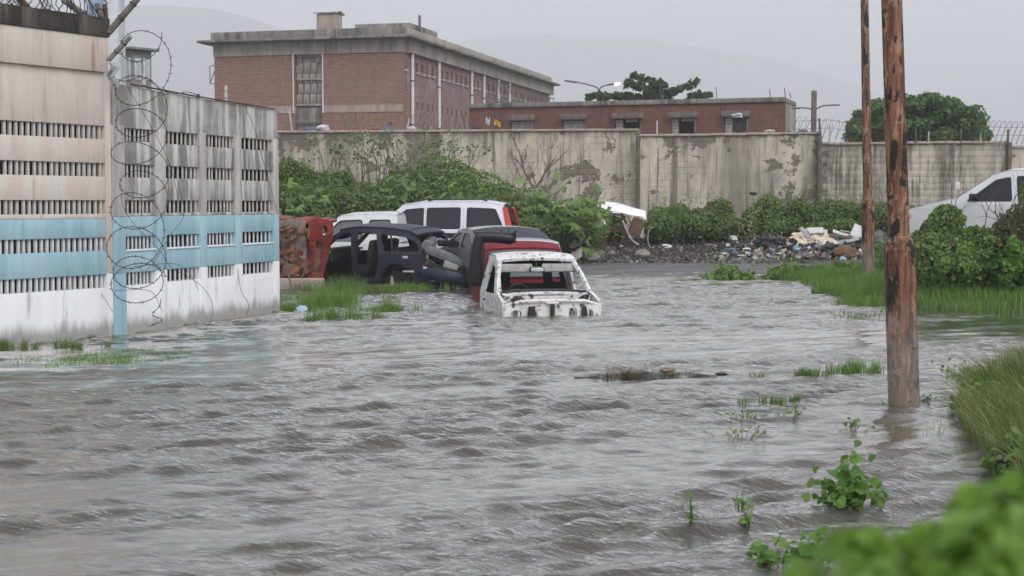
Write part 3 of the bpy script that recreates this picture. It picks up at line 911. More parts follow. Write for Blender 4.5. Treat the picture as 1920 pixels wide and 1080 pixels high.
M_cop = streaked('pale_coping', (.50, .42, .36), (.36, .31, .27), (.15, .13, .115), 1.5, .6)
WORLD[0] = True
M_blk = streaked('painted_block', (.56, .51, .435), (.38, .345, .295), (.13, .118, .102), .8, .95, .44, .64, .42, .60)
WORLD[0] = False

def per_section(label, pa, pb_, Ya, Yb, ta, tb, blocks=False):
    a, b = at(pa, 380, Ya), at(pb_, 380, Yb)
    za, zb = zat(ta, Ya), zat(tb, Yb)
    L = (Vector((b.x, b.y, 0)) - Vector((a.x, a.y, 0))).length
    root = thing('perimeter_wall', label, 'wall', (a.x, a.y, .2), (0, 0, math.atan2(b.y - a.y, b.x - a.x)))
    za -= .2; zb -= .2
    if not blocks:
        MB().panel([(0, 0), (L, 0), (L, zb - .06), (0, za - .06)], [], lambda u, w_: (u, 0, w_), .25).build('wall_face', m_per, root, smooth=False)
    else:
        MB().box((L / 2, .14, (za - .1) / 2), (L, .2, za - .1)).build('wall_core', plain('mortar', (.24, .22, .19), .95, .3, 6), root, smooth=False)
        h_, w_ = .2, .4
        nr = int((za - .06) / h_)
        mes = [MB().box((0, 0, 0), (w_ - .003, .2, h_ - .003), bev=.003).mesh('concrete_block', M_blk) for _ in range(1)]
        cnt = 0
        for r in range(nr, -1, -1):
            z = za - .06 - (nr - r + .5) * h_
            if z < .5: continue
            off = .2 if r % 2 else 0
            for k in range(-1, int(L / w_) + 1):
                x = off + (k + .5) * w_
                if x > L - .05 or x < .05: continue
                link_mesh('concrete_block', mes[0], root, (x, .12 + rnd.uniform(-.003, .003), z)); cnt += 1
    n = max(4, int(L / 1.1))
    for k in range(n):
        x0, x1_ = L * k / n, L * (k + 1) / n
        z = za + (zb - za) * (k + .5) / n
        MB().box(((x0 + x1_) / 2, .12, z - .02 + rnd.uniform(-.008, .008)), (x1_ - x0 - .006, .36, .075), bev=.012).build('coping_stone', M_cop, root)
    return root
per_section('tall peeling plaster wall behind the vine thicket, left stretch', 470, 1197, 50.0, 47.6, 246, 242)
per_section('cracked cream wall stretch below the maroon building', 1198, 1536, 47.2, 46.4, 253, 248)
per_section('lower block wall stretch between dark seam and right edge', 1538, 1890, 46.6, 46.0, 268, 265, True)
per_section('lowest wall stretch at the far right edge', 1891, 2150, 46.1, 45.8, 274, 274)
for lab, px_, Y_, t_ in (('dark buttress where the wall steps down below the maroon building', 1196, 47.2, 243), ('dark stained buttress at the second wall step', 1536, 46.2, 250), ('dark slim buttress near the right edge', 1891, 45.9, 262)):
    q = at(px_, 380, Y_)
    zt_ = zat(t_, Y_)
    props(MB().box((0, 0, zt_ / 2 - .14), (.12, .22, zt_ - .28), bev=.02).build('buttress', plain('stained_concrete', (.14, .125, .108), .9, .35, 4, bump=.3), loc=(q.x, q.y + .05, .2)), lab, 'buttress')

# wall-top posts, razor coils
for k, (px_, t_, b_, Y_, lean) in enumerate(((1540, 222, 268, 46.2, -4), (1556, 235, 268, 46.3, 0), (1717, 243, 268, 46.1, 0), (1740, 246, 268, 46.1, 2), (1802, 240, 268, 46.0, 0), (1838, 250, 267, 46.0, 1), (1890, 242, 275, 45.8, 0),
                                             (548, 205, 245, 49.9, -6), (650, 214, 243, 49.6, -8), (762, 222, 243, 49.2, 6), (873, 215, 243, 48.7, -5), (1232, 226, 252, 47.2, 0), (1455, 222, 249, 46.6, 0))):
    labs = ['dark post at the wall step by the lamp', 'thin post just right of the wall step', 'pale picket left of middle below the round tree', 'slim leaning picket below the round tree', 'pale picket right of middle below the round tree',
            'short picket near the right end of the round tree', 'dark post near the right edge of the wall', 'leaning iron beside the stair screen', 'leaning iron right of the stair screen', 'bent iron below the corner of the big building',
            'dark leaning iron before the low building', 'picket before the fourth hooded window', 'picket right of the last hooded window']
    post('wall_picket', labs[k], at(px_, b_ + 3, Y_ + .1), at(px_ + lean, t_, Y_ + .1), .035 if k in (0, 6, 10) else .024, M_post if k % 2 == 0 else M_pillar, False)
def coil_run(label, pa, pb_, Ya, Yb, za_, zb_, r, turns, mat=M_wire, rr=.006):
    a, b = at(pa, za_, Ya), at(pb_, zb_, Yb)
    pts = []
    n = turns * 18
    for j in range(n):
        t = j / n
        th = t * turns * 2 * math.pi
        p = a.lerp(b, t)
        pts.append(p + Vector((r * .35 * math.sin(th * 1.0), .12 + r * .5 * math.cos(th), r * math.sin(th))))
    return wire('razor_wire', label, [pts], mat, rr, 0, seg=4)
coil_run('razor wire coil between the wall step and the round tree', 1490, 1600, 46.4, 46.3, 240, 252, .38, 9)
coil_run('razor wire coil above the wall at the right edge', 1835, 1960, 46.0, 45.8, 247, 250, .36, 12)
coil_run('thin razor wire coil along the wall before the low building', 1010, 1480, 48, 46.6, 232, 240, .3, 34, M_rustw, .004)
coil_run('thin razor wire coil along the wall before the big building', 540, 1000, 50, 48.2, 232, 234, .3, 34, M_rustw, .004)
coil_run('thin razor wire coil below the round tree', 1600, 1835, 46.3, 46, 252, 252, .3, 14, M_rustw, .004)
for z_ in (225, 240):
    wire('barbed_wire', ('upper' if z_ == 225 else 'lower') + ' strand stretched along the wall near the lamp', [[at(1488, z_ + 2, 46.5), at(1560, z_, 46.3), at(1600, z_ + 8, 46.3)]], M_wire, .005, 0)
    wire('barbed_wire', ('upper' if z_ == 225 else 'lower') + ' strand stretched along the wall at the right edge', [[at(1800, z_ + 12, 46), at(1890, z_ + 14, 45.9), at(1960, z_ + 14, 45.8)]], M_wire, .005, 0)

# scraps lying on the wall top
M_cl = {k: plain('cloth_' + k, c, .9, .3, 14) for k, c in dict(white=(.62, .62, .62), blue=(.13, .19, .34), red=(.35, .06, .05), yellow=(.6, .42, .05), grey=(.25, .25, .25), dark=(.05, .05, .06), cream=(.55, .46, .36),
      sky=(.25, .42, .62), lilac=(.5, .47, .62), orange=(.6, .25, .05), pink=(.6, .38, .36)).items()}
def crumple(name, label, cat, p, size, mat, seed=0, flat=.6, group=None, parent=None):
    """a crumpled lump: sphere pushed about by noise"""
    V, Fc = [], []
    nu, nv = 20, 12
    for i in range(nv + 1):
        for j in range(nu):
            a, b = math.pi * i / nv, 2 * math.pi * j / nu
            V.append((math.sin(a) * math.cos(b), math.sin(a) * math.sin(b), math.cos(a)))
    V = np.array(V)
    off = np.array([seed * 3.7, seed * 1.9, seed * 2.3])
    V = V * (1 + .30 * n3(V + off, 1.6) + .24 * n3(V + off, 4.2, 1) + .14 * np.abs(n3(V + off, 8, 2)))[:, None]
    V[:, 2] *= flat
    V[:, 2] = np.maximum(V[:, 2], -flat * .55)
    V *= np.array(size) / 2
    V[:, 2] -= V[:, 2].min()
    for i in range(nv):
        for j in range(nu):
            Fc.append((i * nu + j, (i + 1) * nu + j, (i + 1) * nu + (j + 1) % nu, i * nu + (j + 1) % nu))
    me = mesh_np(name, V, Fc, mat, True, sharp=28)
    return props(link_mesh(name, me, parent, p, (0, 0, seed)), label, cat, group)
for k, (px_, w_, mt, lab) in enumerate(((603, .7, 'white', 'white crumpled netting below the stair screen'), (580, .4, 'blue', 'blue bundle left of the netting on the wall'), (702, .3, 'red', 'red bundle on the wall below the big building'), (722, .45, 'blue', 'blue bundle beside the red one on the wall'),
        (772, .4, 'white', 'white rag at the foot of the first downpipe'), (803, .35, 'grey', 'grey rag between the first two downpipes'), (892, .35, 'dark', 'dark bundle at the left end of the low building'), (1383, .5, 'white', 'white sack draped at the last hooded window'), (1446, .4, 'white', 'white bag on the wall right of the last window'),
        (1507, .35, 'grey', 'grey lump on the wall end near the lamp'))):
    Y_ = np.interp(px_, [470, 1197, 1536], [50, 47.6, 46.4])
    zt_ = zat(np.interp(px_, [470, 1196, 1197, 1536], [246, 242, 253, 248]), Y_)
    crumple('rag_bundle', lab, 'rag', (at(px_, 250, Y_).x, Y_ + .12, zt_ + .015 if k != 7 else zt_ + .5), (w_ * .8, .3, w_ * .55), M_cl[mt], k + 1, .6)
wf = thing('cloth_scrap', 'yellow cloth scrap snagged in the wire before the low building', 'rag', at(932, 230, 48.2))
MB().sheet(lambda u, v_: (.2 * u - .1, .05 * math.sin(6 * u), .16 * v_ - .1 + .05 * math.sin(5 * u)), 5, 4, .01).build('cloth', M_cl['yellow'], wf)
wf = thing('cloth_scrap', 'white cloth scrap snagged left of the yellow one', 'rag', at(914, 228, 48.2))
MB().sheet(lambda u, v_: (.13 * u - .06, .05 * math.sin(6 * u), .18 * v_ - .08 + .06 * math.sin(7 * u)), 5, 4, .01).build('cloth', M_cl['white'], wf)

# ------------------------------------------------------------------ lamps
sl = thing('street_lamp', 'two-armed street lamp, right head lit, behind the low building', 'street lamp', (at(1123, 380, 88).x, 88, .8))
def slp(px_, py_): return rel(sl, at(px_, py_, 88))
MB().tube([(0, 0, 0), (0, 0, 3), slp(1123, 175), slp(1123, 168)], [.1, .08, .05, .05], 8).build('pole', M_steel, sl)
MB().tube(smooth_path([slp(1123, 170), slp(1119, 164), slp(1108, 160), slp(1082, 154), slp(1062, 151)]), .045, 6).build('arm', M_steel, sl)
MB().tube(smooth_path([slp(1123, 170), slp(1127, 164), slp(1136, 160), slp(1152, 157)]), .045, 6).build('arm', M_steel, sl)
MB().box(slp(1070, 153), (.75, .2, .1), ry=.17, bev=.03).build('lamp_head', M_steel, sl)
hd = MB().box(slp(1150, 157.6), (.6, .22, .1), ry=-.12, bev=.03).build('lamp_head', M_steel, sl)
m_lit, nt, out = newmat('lit_lamp')
e_ = nd(nt, 'Emission', {'Color': (1, .98, .94), 'Strength': 1.6}); nt.links.new(e_.outputs[0], out.inputs['Surface'])
MB().box(slp(1157, 157.4), (.36, .24, .14), ry=-.12, bev=.04).build('lens', m_lit, hd)

yl = thing('yard_lamp', 'dark square yard post with two drooping lamp arms behind the wall', 'street lamp', (at(1526, 380, 50).x, 50, .6))
def ylp(px_, py_): return rel(yl, at(px_, py_, 50))
MB().box(((ylp(1526, 210)).x, 0, ylp(1526, 170).z / 2), (.16, .16, ylp(1526, 170).z), bev=.02).build('post', M_post, yl)
MB().tube(smooth_path([ylp(1526, 207), ylp(1520, 204), ylp(1505, 202), ylp(1488, 203)]), .03, 6).build('arm', M_steel, yl)
MB().tube(smooth_path([ylp(1526, 207), ylp(1533, 203), ylp(1545, 198), ylp(1572, 197)]), .03, 6).build('arm', M_steel, yl)
MB().box(ylp(1566, 197), (.3, .1, .05), bev=.015).build('lamp_head', M_steel, yl)
MB().box(ylp(1492, 203), (.25, .1, .05), bev=.015).build('lamp_head', M_steel, yl)

# ------------------------------------------------------------------ rusty lamp posts
m_rust, nt, out = newmat('rusting_post')
v = coords(nt)
vs = coords(nt, (1, 1, .22))
sp = nd(nt, 'SeparateXYZ', {0: nd(nt, 'TexCoord').outputs['Object']}).outputs
c = mx(nt, ramp(nt, nz(nt, vs, 11, 7, .65, .4), .35, .65), (.215, .088, .046), (.34, .175, .10))
c = mx(nt, ramp(nt, nz(nt, vs, 5, 4, .55), .5, .68, 0, .7), c, (.13, .055, .03))
st_ = ramp(nt, nz(nt, coords(nt, (1, 1, .045)), 30, 5, .65, .2), .40, .58, 0, .85)
c = mx(nt, st_, c, (.085, .038, .022))
c = mx(nt, ramp(nt, nz(nt, coords(nt, (1, 1, .3)), 13, 6, .7), .50, .62, 0, .8), c, (.40, .245, .155))
flk = ramp(nt, nd(nt, 'Math', {0: nz(nt, vs, 12, 4, .55, .5), 1: mul(nt, nz(nt, v, 16, 5, .65), .35)}, operation='ADD').outputs[0], .738, .758)
c = mx(nt, flk, c, (.022, .019, .018))
low = ramp(nt, nd(nt, 'Math', {0: sp[2], 1: mul(nt, nz(nt, v, 8, 6, .75), -1.5)}, operation='ADD').outputs[0], .20, -.42)
c = mx(nt, mul(nt, low, .45), c, mx(nt, nz(nt, v, 14, 5), (.24, .235, .21), (.38, .37, .335)))
spk = ramp(nt, nz(nt, v, 24, 5, .65), .59, .63)
c = mx(nt, mul(nt, spk, .8), c, (.06, .035, .025))
finish(nt, out, c, .72, bumpn(nt, nd(nt, 'Math', {0: mul(nt, flk, .8), 1: nz(nt, v, 50, 5, .7)}, operation='ADD').outputs[0], .55, .006), spec=.35)

def lamp_post(label, base, top, r_low, r_up, zc, H):
    b = Vector(base)
    root = thing('lamp_post', label, 'post', b)
    d = Vector(top) - b
    d = d / d.z
    P = lambda z: d * z
    MB().tube([P(-.6), P(0), P(.5), P(zc * .6), P(zc)], [r_low] * 5, 24).build('lower_tube', m_rust, root)
    MB().tube([P(zc - .002), P(zc + .015), P(zc + .11), P(zc + .125)], [r_low * 1.03, r_low * 1.04, r_up * 1.12, r_up * 1.02], 24).build('collar', m_rust, root)
    MB().tube([P(zc + .1), P(zc + 1), P(zc + 2), P(H)], [r_up, r_up * .985, r_up * .965, r_up * .85], 24).build('upper_tube', m_rust, root)
    return root
pb1 = gz(1695, 756)
tp = at(1672, 0, pb1.y)
lamp_post('stout rust-orange post standing in the water, nearest', pb1, tp, .130, .089, zat(470, pb1.y), 6.2)
p2 = hit(1629, 527); p2.z = hgt(p2.x, p2.y)
lamp_post('slimmer rusty post on the grass bank, farther back', p2, at(1621, 0, p2.y), .5 * 24 / F * p2.y, .5 * 16.5 / F * p2.y, zat(383, p2.y) - p2.z, 6.6)
# ------------------------------------------------------------------ vehicles
def paint(name, col, rough=.28, dirt=(.18, .16, .13), amt=.35, coat=.5):
    return plain(name, col, rough, .08, 3, spec=.5, dirt=dirt, dirt_amt=amt, streak=True, coat=coat)
P_white = paint('white_car_paint', (.78, .78, .79), amt=.15)
P_white2 = paint('silver_white_paint', (.72, .73, .77), amt=.15)
P_navy = paint('navy_car_paint', (.011, .017, .033), .5, (.045, .04, .036), .6, .0)
P_grey = paint('grey_car_paint', (.085, .09, .10), .3, (.15, .14, .12), .4)
P_silver = paint('faded_silver_paint', (.50, .49, .52), .3, (.3, .27, .24), .4)
P_maroon = plain('maroon_car_paint', (.20, .016, .026), .6, .2, 3, spec=.2, dirt=(.08, .03, .03), dirt_amt=.5)
P_red = plain('rust_red_paint', (.26, .026, .022), .5, .5, 4, bump=.2, dirt=(.11, .045, .028), dirt_amt=.9)
P_under = plain('rusty_underbody', (.23, .11, .06), .85, .5, 5, bump=.6, dirt=(.06, .035, .025), dirt_amt=.8)
P_pan = plain('grey_floor_pan', (.26, .235, .215), .8, .35, 5, bump=.4, dirt=(.13, .065, .035), dirt_amt=.8)
m_chip, nt, out = newmat('chipped_white_paint')
v = coords(nt)
c = mx(nt, ramp(nt, nz(nt, v, 2.5, 5), .4, .7, 0, .6), (.74, .74, .73), (.58, .56, .52))
c = mx(nt, ramp(nt, nz(nt, v, 11, 6, .7), .53, .65, 0, .85), c, (.22, .13, .075))
c = mx(nt, ramp(nt, nz(nt, v, 7.5, 5, .65), .58, .62, 0, .95), c, (.025, .022, .02))
finish(nt, out, c, .45, bumpn(nt, nz(nt, v, 20, 4), .15, .01))
P_chip = m_chip
P_blackp = plain('black_plastic', (.016, .016, .017), .45, .3, 10, dirt=(.09, .085, .075), dirt_amt=.4)
P_rubber = plain('tyre_rubber', (.02, .02, .02), .8, .3, 10)
P_rim = plain('alloy_rim', (.35, .35, .36), .4, .2, 10, metallic=.7)
P_seat = plain('grey_seat_cloth', (.17, .17, .18), .9, .3, 12, dirt=(.08, .075, .065))
P_vinyl = plain('black_vinyl', (.014, .014, .016), .38, .3, 7, bump=.15)
P_trim = plain('pale_trim', (.36, .355, .34), .8, .2, 6, dirt=(.2, .18, .15))
P_lens = plain('red_lens', (.55, .02, .02), .15, .15, 8, coat=.6)
P_lensw = plain('clear_lens', (.62, .62, .62), .15, .2, 8, coat=.6)
P_interior = plain('dark_interior', (.022, .022, .024), .85, .3, 6)
P_chrome = plain('mirror_glass', (.62, .63, .65), .08, .05, 3, metallic=.9)
def glassmat(name, tint, refl, alpha):
    m, nt, out = newmat(name)
    g_ = nd(nt, 'BsdfGlossy', {'Color': (.55, .57, .6), 'Roughness': .04})
    d_ = nd(nt, 'BsdfDiffuse', {'Color': tint})
    t_ = nd(nt, 'BsdfTransparent', {'Color': (.75, .8, .82)})
    b_ = nd(nt, 'MixShader', {0: alpha, 1: t_.outputs[0], 2: d_.outputs[0]})
    fr = nd(nt, 'Fresnel', {'IOR': 1.5})
    f_ = nd(nt, 'Math', {0: fr.outputs[0], 1: refl}, operation='ADD', use_clamp=True).outputs[0]
    s_ = nd(nt, 'MixShader', {0: f_, 1: b_.outputs[0], 2: g_.outputs[0]})
    nt.links.new(s_.outputs[0], out.inputs['Surface'])
    return m
G_tint = glassmat('tinted_glass', (.018, .02, .023), .02, .93)
G_clear = glassmat('dusty_glass', (.30, .33, .34), .05, .35)

def wheel(root, x, y, z, r=.34, w=.22, s_=1):
    M = Matrix.Translation((x, y, z)) @ Matrix.Rotation(math.pi / 2, 4, 'X')
    wh = MB().lathe([(r * .62, -w / 2), (r * .93, -w / 2), (r, -w * .3), (r, w * .3), (r * .93, w / 2), (r * .62, w / 2)], M, 24).build('wheel', P_rubber, root)
    rm = MB().lathe([(r * .62, -w * .42), (r * .5, -w * .3), (r * .16, -w * .32), (r * .14, -w * .4)] if s_ > 0 else [(r * .14, w * .4), (r * .16, w * .32), (r * .5, w * .3), (r * .62, w * .42)], M, 20)
    rm.build('rim', P_rim, wh)

class Car:
    """body of revolution-free panels: a side outline bent by tumblehome, closed by cross sheets along the upper profile"""
    def __init__(s, root, W, belt, tum, x0, x1, nose=.12):
        s.r, s.W, s.belt, s.tum, s.x0, s.x1, s.nose = root, W, belt, tum, x0, x1, nose
    def y(s, x, z):
        t = abs((x - (s.x0 + s.x1) / 2) / ((s.x1 - s.x0) / 2))
        w = s.W / 2 - s.nose * max(0, min(t, 1)) ** 5
        dz = z - s.belt
        return w - (s.tum * dz + .25 * s.tum * max(0, dz) ** 2 if dz > 0 else .10 * dz * dz)
    def side(s, sgn):
        return (lambda u, w_: (u, -s.y(u, w_), w_)) if sgn < 0 else (lambda u, w_: (u, s.y(u, w_), w_))
    def side_panel(s, name, mat, outline, holes, sgn, th=.03, off=0.0, parent=None):
        base = s.side(sgn)
        f = lambda u, w_: (base(u, w_)[0], base(u, w_)[1] + (off if sgn > 0 else -off), base(u, w_)[2])
        zs = np.arange(min(p[1] for p in outline) + .1, max(p[1] for p in outline), .16)
        xs = np.arange(min(p[0] for p in outline) + .2, max(p[0] for p in outline), .4)
        mb = MB()
        if sgn < 0: mb.panel(outline, holes, f, th, xs, zs)
        else:       # mirror so that the thickness goes inwards
            g_ = lambda u, w_: f(-u, w_)
            mb.panel([(-a, b) for a, b in outline], [[(-a, b) for a, b in h_] for h_ in holes], g_, th, [-q for q in xs], zs)
        return mb.build(name, mat, parent or s.r, sharp=40)
    def cross(s, name, mat, prof, t0=-1.0, t1=1.0, crown=.03, th=.02, nv=10, parent=None, lift=0.0):
        pr = [Vector((a, b, 0)) for a, b in prof]
        ds = [0]
        for i in range(1, len(pr)): ds.append(ds[-1] + (pr[i] - pr[i - 1]).length)
        def fn(u, v_):
            d = u * ds[-1]
            i = max(k for k in range(len(ds)) if ds[k] <= d + 1e-9); i = min(i, len(pr) - 2)
            p = pr[i].lerp(pr[i + 1], (d - ds[i]) / max(1e-6, ds[i + 1] - ds[i]))
            t = t0 + (t1 - t0) * v_
            yy = s.y(p.x, p.y) * t
            return (p.x, yy, p.y + crown * (1 - abs(t) ** 2.5) + lift)
        nu = max(3, 3 * (len(pr) - 1))
        return MB().sheet(fn, nu, nv, -th if prof[0][0] > prof[-1][0] else th).build(name, mat, parent or s.r, sharp=40)

def arch(cx, cz, r, z0, n=8):
    """points of a wheel arch from rear to front at sill height z0"""
    a0 = math.asin(max(-1, min(1, (z0 - cz) / r)))
    return [(cx + r * math.cos(a), cz + r * math.sin(a)) for a in [math.pi - a0 + (a0 - (math.pi - a0)) * k / n for k in range(n + 1)]]

def shrink(poly, d):
    cx = sum(p[0] for p in poly) / len(poly); cy = sum(p[1] for p in poly) / len(poly)
    out_ = []
    for x, y in poly:
        l = math.hypot(x - cx, y - cy)
        out_.append((cx + (x - cx) * (1 - d / l), cy + (y - cy) * (1 - d / l)))
    return out_

def mirror_part(root, x, y, z, sgn, mat=None):
    m = MB().box((x, y + sgn * .11, z), (.12, .2, .15), bev=.04).build('wing_mirror', mat or P_blackp, root)
    MB().box((x - .02, y + sgn * .02, z - .05), (.06, .1, .04), bev=.01).build('mirror_arm', P_blackp, m)

# --- white sport utility, side on at the back (front is local +x)
su = thing('sport_utility', 'white estate car with black tinted windows and roof rails', 'car', (at(797, 380, 37).x, 37, -.02), (0, 0, math.radians(180 - 7)))
c_ = Car(su, 1.8, 1.02, .20, -2.3, 2.35)
top = [(2.3, .62), (2.2, .88), (1.15, 1.06), (.45, 1.62), (-.1, 1.72), (-1.6, 1.73), (-2.05, 1.64), (-2.28, 1.0), (-2.33, .45)]
low = [(-2.3, .32)] + arch(-1.35, .36, .42, .32) + arch(1.45, .36, .42, .32) + [(2.28, .32)]
wA = rounded([(.78, 1.08), (.34, 1.56), (-.12, 1.60), (-.12, 1.08)], .05)
wB = rounded([(-.18, 1.08), (-.18, 1.60), (-1.02, 1.61), (-1.02, 1.08)], .06)
wC = rounded([(-1.16, 1.08), (-1.16, 1.61), (-1.86, 1.58), (-2.08, 1.08)], .06)
for sg in (1, -1):
    c_.side_panel('body_side', P_white2, top + low, [wA, wB, wC], sg)
    for w_ in (wA, wB, wC): c_.side_panel('side_window', G_tint, shrink(w_, -.012), [], sg, .008, -.022)
    for xs_ in (-.15, -1.09, .85): MB().tube([(xs_, sg * (c_.y(xs_, .45) - .002), .45), (xs_, sg * (c_.y(xs_, 1.02) - .002), 1.02), (xs_, sg * (c_.y(xs_, 1.6) - .002), 1.6)], .007, 4).build('door_seam', P_blackp, su)
    MB().tube([(-.2, sg * .66, 1.765), (-.35, sg * .66, 1.80), (-1.5, sg * .66, 1.805), (-1.65, sg * .66, 1.765)], .022, 6).build('roof_rail', P_blackp, su)
    c_.side_panel('tail_lamp', P_lens, rounded([(-2.02, 1.62), (-2.14, 1.6), (-2.30, 1.02), (-2.14, 1.02)], .03), [], sg, .05, .02)
    c_.side_panel('side_moulding', P_blackp, [(1.0, .88), (1.0, 1.0), (-2.2, .98), (-2.2, .86)], [], sg, .02, .012)
    mirror_part(su, .75, sg * .85, 1.15, sg)
c_.cross('hood', P_white2, top[:3]); c_.cross('windshield', G_tint, top[2:4], th=.01); c_.cross('roof', P_white2, top[3:7], crown=.05); c_.cross('rear_window', G_tint, top[6:8], th=.01); c_.cross('tailgate', P_white2, top[7:9])
MB().box((0, 0, .45), (4.2, 1.5, .1)).build('floor_pan', P_interior, su)
for x in (.2, -.8): MB().box((x, 0, .85), (.25, 1.4, .8), bev=.06).build('seat_row', P_seat, su)
for x in (1.45, -1.35):
    for sg in (1, -1): wheel(su, x, sg * .76, .34, .36, .24, -sg)

# --- white pickup cab in front of it
pk = thing('pickup', 'white pickup cab with clear windows parked before the estate car', 'car', (at(677, 380, 34.6).x, 34.6, -.22), (0, 0, math.radians(180 - 4)))
c_ = Car(pk, 1.66, 1.0, .20, -2.4, 1.95)
top = [(1.95, .62), (1.9, .88), (.98, .98), (.42, 1.56), (.1, 1.64), (-.75, 1.66), (-.92, 1.62), (-.98, 1.0), (-2.4, .98), (-2.4, .5)]
low = [(-2.4, .34)] + arch(-1.55, .36, .4, .34) + arch(1.2, .36, .4, .34) + [(1.93, .34)]
wA = rounded([(.80, 1.05), (.36, 1.50), (-.14, 1.53), (-.16, 1.05)], .07)
wB = rounded([(-.32, 1.22), (-.32, 1.52), (-.78, 1.53), (-.80, 1.22)], .06)
for sg in (1, -1):
    c_.side_panel('body_side', P_white, top + low, [wA, wB], sg)
    c_.side_panel('side_window', G_clear, shrink(wA, -.012), [], sg, .008, -.022)
    c_.side_panel('side_window', G_clear, shrink(wB, -.012), [], sg, .008, -.022)
    for w_ in (wA, wB):
        ring = shrink(w_, -.02)
        c_.side_panel('window_seal', P_blackp, ring, [shrink(w_, .006)], sg, .01, .006)
    MB().tube([(-.24, sg * (c_.y(-.24, .4) - .002), .4), (-.24, sg * (c_.y(-.24, 1.6) - .002), 1.6)], .006, 4).build('door_seam', P_blackp, pk)
    MB().box((-.1, sg * .83, .9), (.16, .03, .04), bev=.01).build('door_handle', P_blackp, pk)
    mirror_part(pk, .78, sg * .8, 1.1, sg)
c_.cross('hood', P_white, top[:3]); c_.cross('windshield', G_clear, top[2:4], th=.01); c_.cross('roof', P_white, top[3:7], crown=.05); c_.cross('cab_back', P_white, top[6:8]); c_.cross('cargo_bed', P_white, [(-.98, .55), (-2.4, .55)])
MB().box((-.1, 0, .8), (.3, 1.35, .9), bev=.08).build('bench_seat', P_seat, pk)
MB().box((.75, 0, .92), (.3, 1.4, .2), bev=.06).build('dashboard', P_blackp, pk)
for x in (1.2, -1.55):
    for sg in (1, -1): wheel(pk, x, sg * .7, .34, .34, .22, -sg)

# --- grey coupe behind the cabs, tail to the right
cp = thing('coupe', 'grey coupe with faded silver boot wedged behind the flooded cabs', 'car', (-.36, 30.0, -.08), (0, 0, math.radians(108)))
c_ = Car(cp, 1.68, .84, .34, -2.1, 2.2, .16)
top = [(2.2, .45), (2.1, .66), (.85, .86), (.12, 1.22), (-.3, 1.26), (-.8, 1.24), (-1.36, 1.04), (-2.0, 1.01), (-2.1, .5)]
low = [(-2.05, .25)] + arch(-1.25, .3, .36, .25) + arch(1.3, .3, .36, .25) + [(2.15, .25)]
wA = rounded([(.72, .89), (.10, 1.18), (-.24, 1.19), (-.24, .89)], .05)
wB = rounded([(-.32, .89), (-.32, 1.19), (-.72, 1.18), (-1.12, .95)], .05)
for sg in (1, -1):
    c_.side_panel('body_side', P_grey, top + low, [wA, wB], sg)
    c_.side_panel('side_window', G_tint, shrink(wA, -.012), [], sg, .008, -.02); c_.side_panel('side_window', G_tint, shrink(wB, -.012), [], sg, .008, -.02)
    c_.side_panel('lower_cladding', P_blackp, [(-.85, .27), (-.85, .55), (.92, .55), (.92, .27)], [], sg, .02, .012)
    mirror_part(cp, .62, sg * .8, .97, sg)
c_.cross('hood', P_grey, top[:3]); c_.cross('windshield', G_tint, top[2:4], th=.01); c_.cross('roof', P_silver, top[3:6], crown=.05); c_.cross('rear_window', G_tint, top[5:7], th=.01, crown=.06); c_.cross('boot_lid', P_silver, top[6:9], crown=.05)
MB().box((0, 0, .4), (3.6, 1.3, .1)).build('floor_pan', P_interior, cp)
for x in (.1, -.7): MB().box((x, 0, .75), (.25, 1.25, .6), bev=.06).build('seat_row', P_interior, cp)
for x in (1.3, -1.25):
    for sg in (1, -1): wheel(cp, x, sg * .72, .29, .3, .2, -sg)
for k, yy in enumerate((-.4, .4)): MB().box((-2.07, yy, .8), (.06, .4, .12), bev=.02).build('tail_lamp', P_lens, cp)

# --- navy wagon shell without doors or glass, tail towards us
nv_ = thing('stripped_wagon', 'stripped navy blue wagon shell without doors or glass', 'car wreck', (at(716, 380, 31.6).x, 31.6, -.08), (math.radians(-1.5), 0, math.radians(180 - 22)))
c_ = Car(nv_, 1.6, .72, .24, -1.35, 1.3, .04)
top = [(1.25, .70), (.62, 1.20), (.25, 1.27), (-.55, 1.25), (-.95, 1.19), (-1.2, 1.06), (-1.33, .72), (-1.36, .35)]
low = [(-1.34, .16)] + arch(-.72, .2, .36, .16) + [(1.28, .16)]
dA = rounded([(1.08, .26), (1.08, .70), (.60, 1.12), (.46, 1.17), (.36, 1.17), (.30, .7), (.28, .26)], .05)
dB = rounded([(.16, .26), (.18, .7), (.22, 1.18), (-.22, 1.19), (-.33, .72), (-.28, .4), (-.2, .26)], .05)
wQ = rounded([(-.44, .80), (-.33, 1.15), (-.85, 1.11), (-1.16, 1.0), (-1.24, .80)], .06)
for sg in (1, -1):
    c_.side_panel('body_side', P_navy, top + low, [dA, dB, wQ], sg, .05)
    c_.side_panel('belt_strip', P_blackp, [(-.40, .735), (-.40, .765), (-1.3, .765), (-1.3, .735)], [], sg, .02, .012)
    MB().tube([(1.2, sg * .70, .22), (-.35, sg * .70, .2)], .045, 8).build('sill_rail', P_navy, nv_)
c_.cross('roof', P_navy, top[1:5], crown=.04, th=.04)
c_.cross('rear_header', P_navy, [(-.97, 1.18), (-1.14, 1.10)], crown=.03, th=.05)
c_.cross('rear_panel', P_navy, [(-1.345, .42), (-1.36, .2)], th=.05, crown=0)
c_.cross('scuttle', P_navy, [(1.26, .70), (1.1, .74)], crown=.02, th=.04)
MB().box((0, 0, .2), (2.5, 1.36, .06), bev=.01).build('floor_pan', P_interior, nv_)
MB().box((1.0, 0, .68), (.35, 1.3, .3), bev=.07).build('dashboard', P_interior, nv_)
MB().box((1.22, 0, .45), (.05, 1.36, .55), bev=.02).build('bulkhead', P_interior, nv_)
